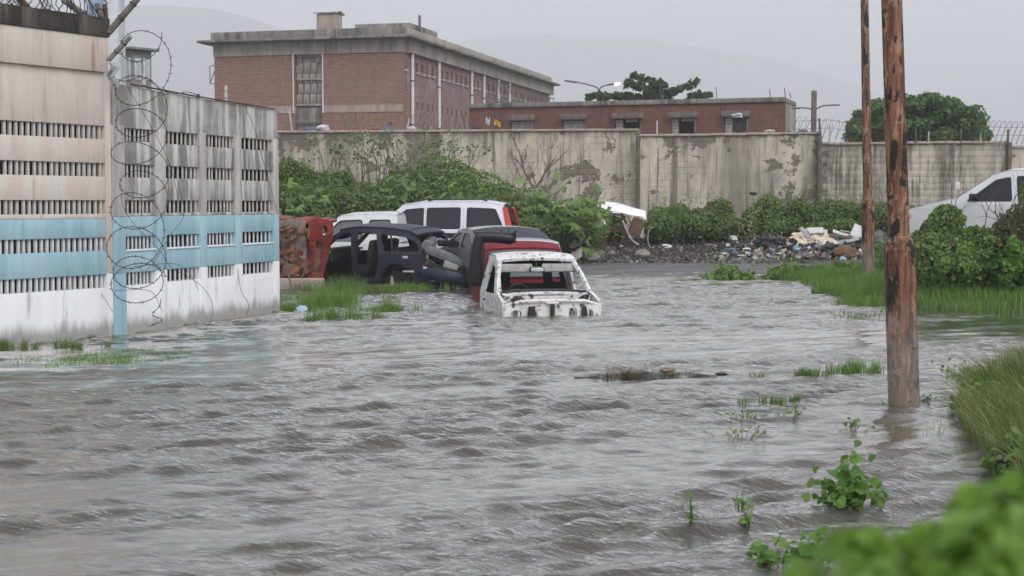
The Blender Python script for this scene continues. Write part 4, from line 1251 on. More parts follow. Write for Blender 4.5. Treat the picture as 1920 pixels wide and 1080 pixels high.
for yy in (-.36, .36):
    s_ = MB().box((.25, yy, .4), (.5, .5, .18), bev=.06).build('front_seat', P_interior, nv_)
    MB().box((-.02, yy, .72), (.16, .48, .6), ry=-.2, bev=.06).build('backrest', P_interior, s_)
MB().box((-.62, .0, .62), (.16, 1.2, .5), ry=-.15, bev=.05).build('rear_bench', P_interior, nv_)
MB().box((-1.05, -.2, .92), (.2, .34, .3), ry=-.2, bev=.08).build('loose_headrest', P_seat, nv_)
for sg in (1, -1):
    MB().tube([(-.6, sg * .7, .78), (-.55, sg * .66, 1.2)], .02, 5).build('window_post', P_navy, nv_)
    tl = MB().box((-1.37, sg * .70, .56), (.05, .17, .42), bev=.03).build('tail_lamp', P_blackp, nv_)
    for k, zz in enumerate((.43, .56, .69)): MB().lathe([(.05, -.01), (.055, .0), (.045, .015), (.02, .02)], Matrix.Translation((-1.385, sg * .70, zz)) @ Matrix.Rotation(-math.pi / 2, 4, 'Y'), 12).build('lamp_cup', P_trim if k else P_lens, tl)
MB().box((-.95, .815, .69), (.12, .012, .05), bev=.004).build('badge', P_lensw, nv_)
MB().box((-1.02, .822, .40), (.26, .012, .035), bev=.004).build('badge', P_lensw, nv_)
wheel(nv_, -.72, .62, .1, .3, .2, -1)
c_.side_panel('door_trim', P_interior, rounded([(1.07, .27), (1.07, .72), (.31, .74), (.29, .27)], .04), [], -1, .05, -.03)
c_.side_panel('door_trim', P_interior, rounded([(.15, .27), (.17, .74), (-.32, .74), (-.2, .27)], .04), [], -1, .05, -.03)
c_.side_panel('quarter_trim', P_interior, rounded([(-.46, .82), (-.36, 1.13), (-.82, 1.1), (-.80, .82)], .04), [], -1, .03, -.03)
MB().sheet(lambda u, v_: (.55 + .4 * u, -.55 + 1.1 * v_, 1.17 - .05 * math.sin(v_ * 3.1) - .1 * u * u), 5, 6, -.02).build('sagging_headliner', P_interior, nv_)
MB().tube(smooth_path([(-1.3, .5, .9), (-1.45, .45, .6), (-1.4, .5, .35)]), .016, 5).build('torn_seal', P_blackp, nv_)

# detached bumper with a seat on it
bp = thing('torn_bumper', 'torn off navy rear bumper with red and white reflectors', 'bumper', at(838, 518, 29.3), (math.radians(0), math.radians(12), math.radians(-8)))
MB().sheet(lambda u, v_: (-.52 + 1.04 * u, -.10 + .16 * (2 * u - 1) ** 2 + .05 * math.sin(v_ * 3.1) * -1, -.11 + .22 * v_), 14, 6, .04).build('bumper_skin', P_navy, bp)
MB().box((0, .05, .14), (1.02, .3, .05), bev=.02).build('step_pad', P_blackp, bp)
for s_ in (-1, 1):
    MB().box((s_ * .40, -.11 + .06, .075), (.18, .05, .07), rz=s_ * .22, bev=.012).build('reflector', P_lens, bp)
    MB().box((s_ * .40 - .05, -.125 + .06 + s_ * 0, .075), (.07, .05, .05), rz=s_ * .22, bev=.012).build('clear_reflector', P_lensw, bp)
st = thing('dumped_car_seat', 'grey car seat dumped over the torn bumper', 'car seat', at(836, 497, 29.5), (0, math.radians(22), math.radians(-12)))
MB().box((-.02, 0, .16), (.95, .42, .17), bev=.07).build('backrest', P_seat, st)
MB().box((-.48, 0, .22), (.22, .34, .22), bev=.08).build('headrest', P_seat, st)
MB().box((.33, .02, .02), (.42, .44, .2), ry=.15, bev=.06).build('cushion', P_interior, st)
for yy in (-.17, .17): MB().tube([(-.4, yy, -.02), (.1, yy, -.08), (.5, yy, -.08)], .018, 5).build('seat_rail', P_blackp, st)
MB().box((.15, -.22, .05), (.3, .03, .14), bev=.01).build('hinge_plate', P_trim, st)

# --- red car lying on its side, underbody towards us
rc = thing('overturned_car', 'rusty red car lying on its side with underbody showing', 'car wreck', (at(582, 380, 30.4).x, 30.4, .06), (math.radians(4), 0, math.radians(-6)))
zH = 1.33
def under(u, v_):
    x = -1.55 + 1.5 * u; z = .05 + zH * v_ * .93
    d = .06 * math.sin(v_ * math.pi) - .09 * math.exp(-((v_ - .5) / .1) ** 2) + .025 * math.sin(u * 22) * (abs(v_ - .5) > .16) + .03 * math.sin(u * 5 + v_ * 9)
    return (x, -.1 - d, z)
MB().sheet(under, 40, 30, -.04).build('floor_pan', P_pan, rc)
MB().sheet(lambda u, v_: (-1.55 + 1.6 * u, -.06 + .75 * v_, zH + .03 + .05 * math.sin(v_ * 3.1) - .12 * u + .035 * math.sin(u * 13 + v_ * 3)), 20, 6, -.04).build('upper_side', P_red, rc)
MB().sheet(lambda u, v_: (-1.5 + 1.4 * u, -.05 + .8 * v_, .04 + .05 * math.sin(u * 9)), 12, 4, -.03).build('lower_side', P_under, rc)
MB().box((-.75, .7, .7), (1.5, .06, 1.2), bev=.03).build('roof_side', P_under, rc)
for zz, r_ in ((.25, .05), (1.08, .05)): MB().box((-.75, -.17, zz), (1.55, .1, .1), bev=.02).build('chassis_rail', P_under, rc)
for x in (-1.25, -.75, -.32): MB().box((x, -.19, .68), (.12, .1, 1.02), rz=.0, ry=rnd.uniform(-.12, .12), bev=.03).build('cross_member', P_under, rc)
MB().tube(smooth_path([(-1.6, -.25, .62), (-1.1, -.27, .72), (-.7, -.25, .6), (-.3, -.22, .7)]), .05, 9).build('exhaust_pipe', P_under, rc)
MB().tube([(-.85, -.27, .42), (-.45, -.27, .46)], [.1, .1], 10).build('silencer', P_under, rc)
MB().tube(smooth_path([(-.55, -.2, .95), (-.4, -.32, .88), (-.2, -.3, 1.0)]), .05, 7).build('suspension_arm', P_under, rc)
MB().tube(smooth_path([(-.6, -.2, .3), (-.4, -.34, .36), (-.15, -.28, .25)]), .05, 7).build('suspension_arm', P_under, rc)
MB().sheet(lambda u, v_: (-.62 + .5 * u, -.18 - .05 * math.sin(u * 5), .42 + .28 * v_ + .05 * math.sin(v_ * 6 + u * 4)), 8, 6, -.02).build('red_patch_panel', P_red, rc)
# the red nose frame
MB().panel(rounded([(-.02, .02), (.26, .0), (.52, .9), (.55, 1.26), (.42, 1.33), (.12, 1.27), (.06, .9)], .06), [rounded([(.10, .16), (.22, .14), (.34, .86), (.20, .92)], .04), rounded([(.30, 1.0), (.42, .98), (.44, 1.18), (.34, 1.2)], .04)],
           lambda u, w_: (u - .02, -.22 + .14 * u + .05 * math.sin(w_ * 4), w_), .07, [.1, .2, .3, .4], np.arange(.1, 1.3, .15)).build('nose_frame', P_red, rc)
MB().panel([(.09, .14), (.23, .12), (.36, .88), (.19, .94)], [], lambda u, w_: (u - .02, -.13 + .14 * u, w_), .03).build('nose_inner_panel', P_under, rc)
MB().sheet(lambda u, v_: (.0 + .42 * u, -.2 + .9 * v_, 1.27 + .08 * math.sin(u * 3) - .05 * v_), 6, 8, -.04).build('bent_wing', P_red, rc)
MB().sheet(lambda u, v_: (.0 + .3 * u + .05 * v_, -.24 + .1 * u - .03 * math.sin(v_ * 5), .92 + .36 * v_ + .03 * math.sin(u * 6)), 6, 6, -.02).build('rusty_gusset', P_under, rc)
M = Matrix.Translation((.42, -.16, 1.12)) @ Matrix.Rotation(math.pi / 2 - .3, 4, 'X')
MB().lathe([(.11, -.03), (.125, 0), (.115, .03), (.09, .03), (.085, 0), (.09, -.03)], M, 18).build('lamp_ring', P_under, rc)
for k in range(6): MB().lathe([(.022, -.02), (.022, .02)], Matrix.Translation((.04 + .012 * k, -.225 + .002 * k, .25 + .13 * k)) @ Matrix.Rotation(math.pi / 2, 4, 'X'), 8).build('hole_shade_disc', P_interior, rc)  # near-black discs stand in for the shade inside bolt holes
for k in range(22):                               # torn brackets, lines and plates under the floor
    x_, z_ = rnd.uniform(-1.2, -.12), rnd.uniform(.15, 1.2)
    if k % 3 == 0:
        MB().sheet(lambda u, v_: (x_ + (u - .5) * .3, -.2 - .06 * math.sin(u * 4 + k) - .05 * v_, z_ + (v_ - .5) * .22 + .05 * math.sin(u * 6 + k)), 5, 4, -.015).build('torn_plate', (P_under, P_interior, P_pan)[k // 3 % 3], rc, rot=(0, rnd.uniform(-.1, .1), 0))
    else:
        MB().tube(smooth_path([(x_, -.2, z_), (x_ + rnd.uniform(-.2, .2), -.26 - rnd.uniform(0, .08), z_ + rnd.uniform(-.2, .2)), (x_ + rnd.uniform(-.35, .35), -.22, z_ + rnd.uniform(-.3, .3))]), rnd.uniform(.012, .03), 6).build('bent_line', (P_under, P_blackp)[k % 2], rc)
for x_, z_, w_, h_ in ((-.95, .95, .3, .16), (-.35, .28, .3, .2), (-.55, 1.1, .25, .12), (-1.1, .35, .3, .18)):
    MB().box((x_, -.215, z_), (w_, .05, h_), ry=rnd.uniform(-.3, .3), bev=.02).build('hole_shade_plate', P_interior, rc)  # solid near-black plates painted as the shade of open holes
crumple('grime_lump', 'dark greasy lump hanging under the overturned car', 'scrap', at(545, 520, 30.0), (.7, .4, .4), P_under, 5, .8)

# --- the two cabs standing in the flood
def cab(root, pm, open_glass=True, doors=(1, -1), front=True, zb=-.45):
    c_ = Car(root, 1.6, .30, .24, -1.42, .72, .0)
    top = [(.62, .22), (.05, .36), (-.52, .80), (-.78, .885), (-1.2, .90), (-1.34, .84), (-1.42, .30), (-1.44, zb)]
    low = [(-1.40, zb - .0), (.0, zb), (.02, .0)] + ([(.60, -.02)] if front else [(.06, .1)])
    if not front: top = top[1:]
    dr = rounded([(-.02, zb + .1), (-.02, .30), (-.50, .76), (-.78, .81), (-1.06, .82), (-1.12, .3), (-1.10, zb + .1)], .05)
    for sg in (1, -1):
        c_.side_panel('body_side', pm, top + low, [dr], sg, .05)
        if sg in doors:
            wd_ = rounded([(-.10, .33), (-.52, .72), (-.78, .77), (-1.02, .78), (-1.07, .33)], .05)
            d_ = c_.side_panel('door', pm, shrink(dr, .012), [wd_], sg, .04, .006)
            MB().box((-.95, sg * .80, .2), (.14, .03, .04), bev=.01).build('door_handle', P_blackp, d_)
    c_.cross('roof', pm, top[(2 if front else 1):(6 if front else 5)], crown=.035, th=.04, nv=14)
    return c_, top

wc = thing('flooded_cab', 'stripped white pickup cab half sunk in the flood, facing us', 'car wreck', (at(1020, 380, 23).x, 23.05, -.02), (0, math.radians(-1), math.radians(-90 + 11)))
wc.scale = (.97, .96, .98)
c_, top = cab(wc, P_chip)
# rear wall with a window
MB().panel([(-.70, -.45), (.70, -.45), (.72, .30), (.60, .80), (.45, .85), (-.45, .85), (-.60, .80), (-.72, .30)], [rounded([(-.30, .44), (.30, .44), (.27, .72), (-.27, .72)], .05), rounded([(.44, .46), (.60, .46), (.55, .70), (.44, .72)], .04)],
           lambda u, w_: (-1.36 + .05 * (w_ < .3), u, w_), .03, (), (.1, .3, .5)).build('cab_back', P_interior, wc)
MB().box((-.93, 0, .05), (.22, 1.3, .62), ry=-.18, bev=.08).build('bench_backrest', P_vinyl, wc)
MB().box((-.55, 0, -.12), (.6, 1.3, .2), bev=.08).build('bench_cushion', P_vinyl, wc)
MB().box((-.06, 0, .24), (.4, 1.38, .2), bev=.06).build('dashboard', P_blackp, wc)
MB().tube([(-.3 + .0, -.36 + .17 * math.cos(a), .32 + .15 * math.sin(a)) for a in np.linspace(0, 2 * math.pi, 20)], .014, 6).build('steering_wheel', P_blackp, wc)
for s_ in (-1, 1):
    MB().box((-.50, s_ * .36, .715), (.05, .56, .14), ry=-.35, bev=.02).build('sun_visor', P_trim, wc)
rm_ = MB().box((-.42, -.02, .69), (.04, .25, .085), bev=.02).build('rear_mirror', P_blackp, wc)
MB().box((-.395, -.02, .69), (.01, .21, .06), bev=.003).build('mirror_glass', P_chrome, rm_)
MB().tube([(-.5, -.02, .79), (-.44, -.02, .72)], .012, 5).build('mirror_stalk', P_blackp, rm_)
for s_ in (-1, 1):   # pillars of the open windscreen
    MB().tube([(.04, s_ * .745, .355), (-.25, s_ * .70, .59), (-.52, s_ * .625, .80)], [.045, .04, .045], 6).build('windscreen_pillar', P_chip, wc)
MB().tube([(.0, -.74, .345), (.05, -.4, .375), (.06, 0, .38), (.05, .4, .375), (.0, .74, .345)], .022, 6).build('windscreen_seal', P_blackp, wc)
# cowl, bulkhead and the bare engine bay
MB().sheet(lambda u, v_: (.06 + .14 * u, -.70 + 1.4 * v_, .335 - .03 * u + .03 * math.sin(v_ * math.pi)), 3, 12, -.02).build('cowl', P_chip, wc)
MB().panel([(-.72, -.4), (.72, -.4), (.72, .30), (-.72, .30)], [[(.3, .12), (.42, .12), (.42, .2), (.3, .2)], [(-.5, .08), (-.44, .08), (-.44, .16), (-.5, .16)]], lambda u, w_: (.205, u, w_), .03).build('bulkhead', P_chip, wc)
for s_ in (-1, 1):
    MB().panel([(.2, -.3), (.66, -.3), (.66, .16), (.2, .30)], [], lambda u, w_: (u, s_ * (.60 - .1 * (u - .2)), w_), .03, (.35, .5)).build('inner_wing', P_chip, wc)
    MB().panel(rounded([(-.74, -.25), (.0, -.25), (.0, .12), (-.10, .235), (-.70, .20), (-.78, .1)], .04) if s_ < 0 else rounded([(.74, -.25), (.0, -.25), (.0, .12), (.10, .235), (.70, .20), (.78, .1)], .04)[::-1],
               [rounded([(s_ * .26, -.12), (s_ * .40, -.12), (s_ * .38, .13), (s_ * .24, .13)], .03), rounded([(s_ * .50, -.1), (s_ * .66, -.1), (s_ * .66, .10), (s_ * .50, .10)], .06)],
               lambda u, w_: (.70 - .12 * u * u, u, w_), .03, np.arange(-.7, .75, .1)).build('radiator_support', P_chip, wc)
    M = Matrix.Translation((.60, s_ * .58, .02)) @ Matrix.Rotation(math.pi / 2, 4, 'Y')
    MB().lathe([(.085, -.05), (.10, .02), (.09, .05), (.05, .02), (.045, -.03)], M, 16).build('headlamp_bowl', P_trim, wc)
MB().tube([(.58, -.77, .16), (.70, -.5, .235), (.715, 0, .245), (.70, .5, .235), (.58, .77, .16)], .03, 7).build('top_bar', P_chip, wc)
MB().box((.735, -.02, .05), (.04, .07, .34), bev=.01).build('bonnet_catch', P_blackp, wc)
MB().box((.74, -.02, .21), (.05, .2, .03), bev=.01).build('catch_plate', P_chip, wc)
crumple('battery_tray', None, None, (0.42, -.5, .16), (.22, .26, .24), P_blackp, 3, .8, parent=wc)
MB().tube(smooth_path([(.4, .45, .2), (.5, .52, .28), (.44, .62, .3), (.3, .6, .22)]), .03, 6).build('hose', P_blackp, wc)
MB().panel([(.42, -.2), (.60, -.2), (.52, .16), (.46, .16)], [], lambda u, w_: (.73, u, w_), .02).build('black_bracket', P_blackp, wc)
MB().panel([(-.44, -.2), (-.24, -.2), (-.30, .16), (-.40, .16)], [], lambda u, w_: (.725, u, w_), .02).build('black_bracket', P_blackp, wc)

mc = thing('flooded_cab', 'maroon pickup cab standing right behind the white one', 'car wreck', (at(991, 380, 25.1).x, 25.45, .05), (0, 0, math.radians(-90 + 9)))
c_, top = cab(mc, P_maroon, front=False)
c_.cross('windshield', G_clear, [(.05, .36), (-.52, .80)], th=.01, t0=-.9, t1=.9)
MB().panel([(-.74, -.45), (.74, -.45), (.72, .30), (.60, .80), (-.60, .80), (-.72, .30)], [rounded([(-.5, .4), (.5, .4), (.45, .7), (-.45, .7)], .05)], lambda u, w_: (-1.38, u, w_), .03).build('cab_back', P_maroon, mc)
MB().panel([(-.74, -.45), (.74, -.45), (.72, .34), (-.72, .34)], [], lambda u, w_: (.03, u, w_), .03).build('bulkhead', P_maroon, mc)
for s_ in (-1, 1): MB().tube([(.04, s_ * .745, .355), (-.25, s_ * .70, .59), (-.52, s_ * .625, .80)], [.04, .035, .04], 6).build('windscreen_pillar', P_maroon, mc)
MB().box((-.75, 0, .1), (.2, 1.25, .62), ry=-.18, bev=.08).build('bench_backrest', P_maroon, mc)

bs = thing('vinyl_car_bench', 'black vinyl bench seat hung over the flank of the maroon cab', 'car seat', (at(903, 380, 25.0).x, 25.0, 0), (0, 0, math.radians(4)))
def bsp(px_, py_): return rel(bs, at(px_, py_, 25.0))
a, b = bsp(896, 445), bsp(888, 536)
MB().tube(smooth_path([bsp(900, 444), bsp(894, 465), bsp(890, 500), bsp(892, 536)], 5), [.085] + [.1] * 14 + [.075], 12).build('backrest', P_vinyl, bs)
MB().box(bsp(899, 492) + Vector((.02, .18, 0)), (.13, .45, .8), bev=.05).build('backrest_pad', P_vinyl, bs)
MB().tube(smooth_path([bsp(893, 446), bsp(905, 444), bsp(935, 445), bsp(962, 449)], 4), [.085] + [.1] * 11 + [.08], 12).build('bolster', P_vinyl, bs)
MB().box(bsp(930, 446) + Vector((0, .2, 0)), (.6, .4, .17), bev=.06).build('cushion', P_vinyl, bs)
MB().tube([bsp(888, 436), bsp(930, 437), bsp(968, 438)], .016, 5).build('seat_frame', P_blackp, bs)
MB().tube([bsp(966, 434), bsp(964, 456)], .03, 6).build('frame_end', P_blackp, bs)
for px_ in (912, 936, 951, 966): MB().tube([bsp(px_, 438), bsp(px_ + 4, 430)], .007, 4).build('spring_wire', P_blackp, bs)

# --- white pickup on the right bank
gp = at(1840, 380, 26.5)
pr_ = thing('pickup', 'white pickup nosing left behind the hedge at the right edge', 'car', (9.76, 28.5, .66), (0, 0, math.radians(180 - 40)))
pr_.scale = (.95, .93, .92)
c_ = Car(pr_, 1.8, 1.08, .20, -2.6, 2.25)
top = [(2.25, .70), (2.18, .95), (1.25, 1.17), (1.08, 1.20), (.38, 1.67), (.05, 1.77), (-.9, 1.79), (-1.15, 1.74), (-1.25, 1.1), (-2.6, 1.08), (-2.6, .6)]
low = [(-2.6, .42)] + arch(-1.6, .42, .44, .42) + arch(1.45, .42, .44, .42) + [(2.22, .42)]
wA = rounded([(.86, 1.15), (.28, 1.60), (-.02, 1.66), (-.10, 1.15)], .06)
wB = rounded([(-.20, 1.15), (-.12, 1.67), (-.92, 1.68), (-1.0, 1.15)], .06)
for sg in (1, -1):
    c_.side_panel('body_side', P_white, top + low, [wA, wB], sg)
    for w_ in (wA, wB): c_.side_panel('side_window', G_tint, shrink(w_, -.012), [], sg, .008, -.02)
    MB().tube([(-.15, sg * (c_.y(-.15, .5) - .002), .5), (-.15, sg * (c_.y(-.15, 1.1) - .002), 1.1), (-.06, sg * (c_.y(-.06, 1.7) - .002), 1.7)], .006, 4).build('door_seam', P_blackp, pr_)
    mirror_part(pr_, .66, sg * .88, 1.24, sg)
    MB().box((2.1, sg * .68, .88), (.2, .3, .18), bev=.05).build('headlamp', P_lensw, pr_)
c_.cross('hood', P_white, top[:4], crown=.05); c_.cross('windshield', G_clear, top[3:5], th=.01, crown=.05); c_.cross('roof', P_white, top[4:8], crown=.05); c_.cross('cab_back', P_white, top[7:9]); c_.cross('cargo_bed', P_white, [(-1.25, .65), (-2.6, .65)])
MB().box((2.2, 0, .58), (.2, 1.6, .22), bev=.06).build('bumper', P_white, pr_)
MB().box((0, 0, .6), (2.4, 1.5, .1)).build('floor_pan', P_interior, pr_)
for x in (1.45, -1.6):
    for sg in (1, -1): wheel(pr_, x, sg * .78, .38, .38, .25, -sg)
MB().box((.9, 0, 1.08), (.4, 1.5, .2), bev=.06).build('dashboard', P_interior, pr_)
MB().box((-.1, 0, 1.1), (.25, 1.4, .7), bev=.07).build('front_seat', P_interior, pr_)
# ------------------------------------------------------------------ plants
L_vine = leafmat('vine_leaf', (.068, .130, .028), (.235, .345, .075), dry=(.22, .17, .09), dry_amt=.11)
L_dark = leafmat('thicket_leaf', (.058, .105, .030), (.220, .295, .085), dry=(.19, .15, .10), dry_amt=.09)
L_bright = leafmat('young_leaf', (.065, .16, .025), (.17, .32, .06), trans=.35)
L_tree = leafmat('tree_leaf', (.026, .058, .022), (.065, .12, .042))
L_round = leafmat('feathery_leaf', (.055, .11, .035), (.14, .225, .07))
L_grass = leafmat('grass_blade', (.075, .145, .030), (.16, .25, .06), dry=(.27, .23, .12), dry_amt=.10, trans=.3)
L_lush = leafmat('lush_grass_blade', (.095, .19, .034), (.21, .34, .075), dry=(.3, .27, .15), dry_amt=.09, trans=.3)
L_dry = leafmat('dry_grass_blade', (.12, .18, .045), (.25, .31, .10), dry=(.34, .28, .17), dry_amt=.32, trans=.3)
M_bark = plain('bark', (.10, .075, .055), .9, .4, 9, bump=.5)
M_twig = plain('grey_twig', (.17, .14, .115), .9, .4, 9)
M_litter = plain('leaf_litter', (.05, .055, .03), .95, .5, 5, bump=.6)

DIAMOND = (np.array([(0, 0, 0), (.45, .42, .10), (1, 0, -.08), (.45, -.42, .10)]), np.array([(0, 2, 1), (0, 3, 2)]))
BROAD = (np.array([(0, 0, 0), (-.10, .30, .05), (.22, .50, .10), (.62, .36, .05), (1, 0, -.12), (.62, -.36, .05), (.22, -.50, .10), (-.10, -.30, .05), (.4, 0, -.02)]),
         np.array([(0, 8, 1), (1, 8, 2), (2, 8, 3), (3, 8, 4), (4, 8, 5), (5, 8, 6), (6, 8, 7), (7, 8, 0)]))
PALM = (np.array([(0, 0, 0), (.5, .5, .06), (.35, .16, .03), (1, .0, -.1), (.35, -.16, .03), (.5, -.5, .06), (.05, .55, 0), (.05, -.55, 0)]),
        np.array([(0, 2, 1), (0, 3, 2), (0, 4, 3), (0, 5, 4), (0, 1, 6), (0, 7, 5)]))

def unit(a): return a / np.maximum(np.linalg.norm(a, axis=-1, keepdims=True), 1e-9)

def leaves(P, N, size, tmpl, droop=.35, tilt=.7):
    """leaf blades at P facing about N; returns V, F, attr"""
    n = len(P)
    Nn = unit(N + rng.normal(0, tilt, (n, 3)))
    T = rng.normal(size=(n, 3)); T[:, 2] -= droop
    T = unit(T - Nn * (T * Nn).sum(1, keepdims=True))
    S = np.cross(Nn, T)
    tv, tf = tmpl
    sz = np.asarray(size).reshape(-1, 1, 1) if np.ndim(size) else np.full((n, 1, 1), size)
    V = P[:, None, :] + sz * (tv[None, :, 0:1] * T[:, None, :] + tv[None, :, 1:2] * S[:, None, :] + tv[None, :, 2:3] * Nn[:, None, :])
    k = len(tv)
    Fc = (tf[None] + (np.arange(n) * k)[:, None, None]).reshape(-1, 3)
    a = np.repeat(np.clip(rng.beta(2, 2, n), 0, 1), k)
    return V.reshape(-1, 3), Fc, a

def blades(P, h, w, lean, bend=.5):
    n = len(P)
    az = rng.uniform(0, 2 * math.pi, n)
    D = np.stack([np.cos(az), np.sin(az), 0 * az], 1) * rng.uniform(.3, 1, n)[:, None] + np.asarray(lean)
    fa = rng.uniform(0, 2 * math.pi, n)
    S = np.stack([np.cos(fa), np.sin(fa), 0 * fa], 1)
    h = np.asarray(h)[:, None]; w = np.asarray(w)[:, None] if np.ndim(w) else w
    up = np.array([0, 0, 1.0])
    b1 = P + up * h * .5 + D * h * bend * .18
    b2 = P + up * h * (.92 - .15 * bend) + D * h * bend * .62
    V = np.stack([P - S * w * .5, P + S * w * .5, b1 + S * w * .42, b1 - S * w * .42, b2], 1)
    o = (np.arange(n) * 5)[:, None]
    Fc = np.concatenate([o + np.array([0, 1, 2]), o + np.array([0, 2, 3]), o + np.array([3, 2, 4])])
    return V.reshape(-1, 3), Fc, np.repeat(rng.beta(2, 2, n), 5)

def join(parts):
    V, Fc, a, o = [], [], [], 0
    for v_, f_, a_ in parts:
        V.append(v_); Fc.append(f_ + o); a.append(a_); o += len(v_)
    return np.concatenate(V), np.concatenate(Fc), np.concatenate(a)

def lump_points(lumps, dens, clump=.16, floor=None):
    """points and normals on a heap of noisy ellipsoids"""
    Ps, Ns = [], []
    L = np.array(lumps, float)
    for i, (cx, cy, cz, rx, ry, rz) in enumerate(L):
        area = 2 * math.pi * ((rx * ry) ** 1.6 + (rx * rz) ** 1.6 + (ry * rz) ** 1.6) ** .625 / 3 ** .625
        n = int(dens * area)
        d = unit(rng.normal(size=(n, 3)))
        d = d[(d[:, 2] > -.85) & (d[:, 1] < .55)]
        c0 = np.array([cx, cy, cz]); R = np.array([rx, ry, rz])
        base = c0 + d * R
        f = 1 + clump * n3(base, 2.2, i) + clump * .7 * n3(base, 5.5, i + 3) - np.abs(rng.normal(0, .09, len(d)))
        P = c0 + d * R * f[:, None]
        keep = np.ones(len(P), bool)
        for j, (ax, ay, az_, bx, by, bz_) in enumerate(L):
            if j == i: continue
            keep &= (((P - [ax, ay, az_]) / [bx, by, bz_]) ** 2).sum(1) > .62
        P, nn = P[keep], unit((d / R)[keep])
        if len(P):
            k2 = P[:, 2] > height(P[:, 0], P[:, 1]) - .02
            P, nn = P[k2], nn[k2]
        Ps.append(P); Ns.append(nn)
    return np.concatenate(Ps), np.concatenate(Ns)

def core(lumps, s=.66):
    """stems and litter inside the heap, so that it is not hollow"""
    V, Fc, o = [], [], 0
    nu, nv = 14, 8
    for cx, cy, cz, rx, ry, rz in lumps:
        q = []
        for i in range(nv + 1):
            for j in range(nu):
                a, b = math.pi * i / nv, 2 * math.pi * j / nu
                q.append((math.sin(a) * math.cos(b), math.sin(a) * math.sin(b), math.cos(a)))
        q = np.array(q); p = np.array([cx, cy, cz]) + q * np.array([rx, ry, rz]) * s
        p = np.array([cx, cy, cz]) + (p - [cx, cy, cz]) * (1 + .15 * n3(p, 2.5))[:, None]
        V.append(p)
        for i in range(nv):
            for j in range(nu):
                a0, a1, b0, b1 = i * nu + j, i * nu + (j + 1) % nu, (i + 1) * nu + j, (i + 1) * nu + (j + 1) % nu
                Fc += [(o + a0, o + b0, o + b1), (o + a0, o + b1, o + a1)]
        o += len(q)
    return np.concatenate(V), np.array(Fc), np.full(o, .5)

def pxl(px, py, Y, rx, rz, ry=None):
    """ellipsoid that shows at px,py with pixel radii rx, rz"""
    p = at(px, py, Y)
    return (p.x, Y, p.z, rx * Y / F, ry or rx * Y / F * .8, rz * Y / F)

def lumpy(lumps, n=5, lo=.32, hi=.6):
    out_ = []
    for cx, cy, cz, rx, ry, rz in lumps:
        out_.append((cx, cy, cz, rx * .82, ry * .82, rz * .80))
        for k in range(n):
            d = unit(rng.normal(size=3)); d[2] = abs(d[2]) * 1.0 - .15; d[1] = -abs(d[1])
            f = rng.uniform(lo, hi); g_ = rng.uniform(.62, .95)
            out_.append((cx + d[0] * rx * g_, cy + d[1] * ry * g_, cz + d[2] * rz * g_, rx * f, ry * f, rz * f * rng.uniform(.7, 1.1)))
    return out_

def bush(name, label, cat, lumps, mat, dens, size, tmpl=DIAMOND, kind=None, group=None, droop=.35, extra=None, clump=.16, tilt=.7, shoots=True):
    gl_ = []
    for cx, cy, cz, rx, ry, rz in lumps:                     # reach down to the ground
        zb = hgt(cx, cy) - .1
        if cz - rz > zb and cy > 4: t_ = cz + rz; rz = (t_ - zb) / 2; cz = zb + rz
        gl_.append((cx, cy, cz, rx, ry, rz))
    lumps = lumpy(gl_) if lumps[0][1] > 4 else gl_
    P, N = lump_points(lumps, dens, clump)
    sz = size * rng.uniform(.6, 1.3, len(P))
    parts = [leaves(P, N, sz, tmpl, droop, tilt)]
    if extra: parts += extra
    ks = rng.choice(len(P), max(3, len(P) // 70))           # ragged shoots standing out of the heap
    for q in ks:
        if N[q, 2] < .1 or not shoots: continue
        m_ = rng.integers(5, 10); sl_ = size * rng.uniform(1.5, 5)
        ax = unit(N[q] * .4 + [rng.normal(0, .35), rng.normal(0, .3), 1.0])
        Q = P[q] + ax * np.linspace(0, sl_, m_)[:, None] + rng.normal(0, size * .12, (m_, 3))
        parts.append(leaves(Q, np.tile(N[q], (m_, 1)), size * rng.uniform(.45, .95, m_), tmpl, droop, .9))
    V, Fc, a = join(parts)
    Vc, Fcc, ac = core(lumps)
    if kind:
        V2, F2, a2 = join([(V, Fc, a), (Vc, Fcc, ac)])
        me = mesh_np(name, V2, F2, [mat, M_litter], False, a2, np.r_[np.zeros(len(Fc)), np.ones(len(Fcc))])
        return props(link_mesh(name, me), label, cat, group, kind)
    b = np.array(lumps)[:, :3].mean(0)
    root = thing(name, label, cat, (b[0], b[1], hgt(b[0], b[1])), group=group)
    o = np.array(root.location)
    link_mesh('foliage', mesh_np('foliage', V - o, Fc, mat, False, a), root)
    link_mesh('stems', mesh_np('stems', Vc - o, Fcc, M_litter, True), root)
    return root

# the vine thicket on the left
lumps = [pxl(555, 350, 41.5, 62, 62, 1.2), pxl(615, 360, 41, 62, 56, 1.2), pxl(540, 400, 39, 60, 60, 1.0), pxl(600, 410, 38.5, 75, 55, 1.0), pxl(690, 395, 40, 75, 52, 1.2), pxl(770, 385, 40.5, 75, 52, 1.2),
         pxl(835, 350, 43, 70, 46, 1.2), pxl(800, 380, 42, 75, 60, 1.2), pxl(895, 378, 42, 72, 48, 1.2), pxl(900, 410, 40, 70, 55, 1.2), pxl(970, 402, 41.5, 66, 42, 1.2), pxl(1030, 418, 41, 60, 40, 1.1), pxl(1085, 422, 41.5, 52, 42, 1.0),
         pxl(980, 445, 39.8, 70, 38, .9), pxl(1110, 405, 44, 45, 32, .8)]
bush('vine_thicket', 'dense green vine thicket spilling from the tall wall to the wrecks', 'vines', lumps, L_dark, 800, .088, DIAMOND, 'stuff', clump=.22, tilt=.9)
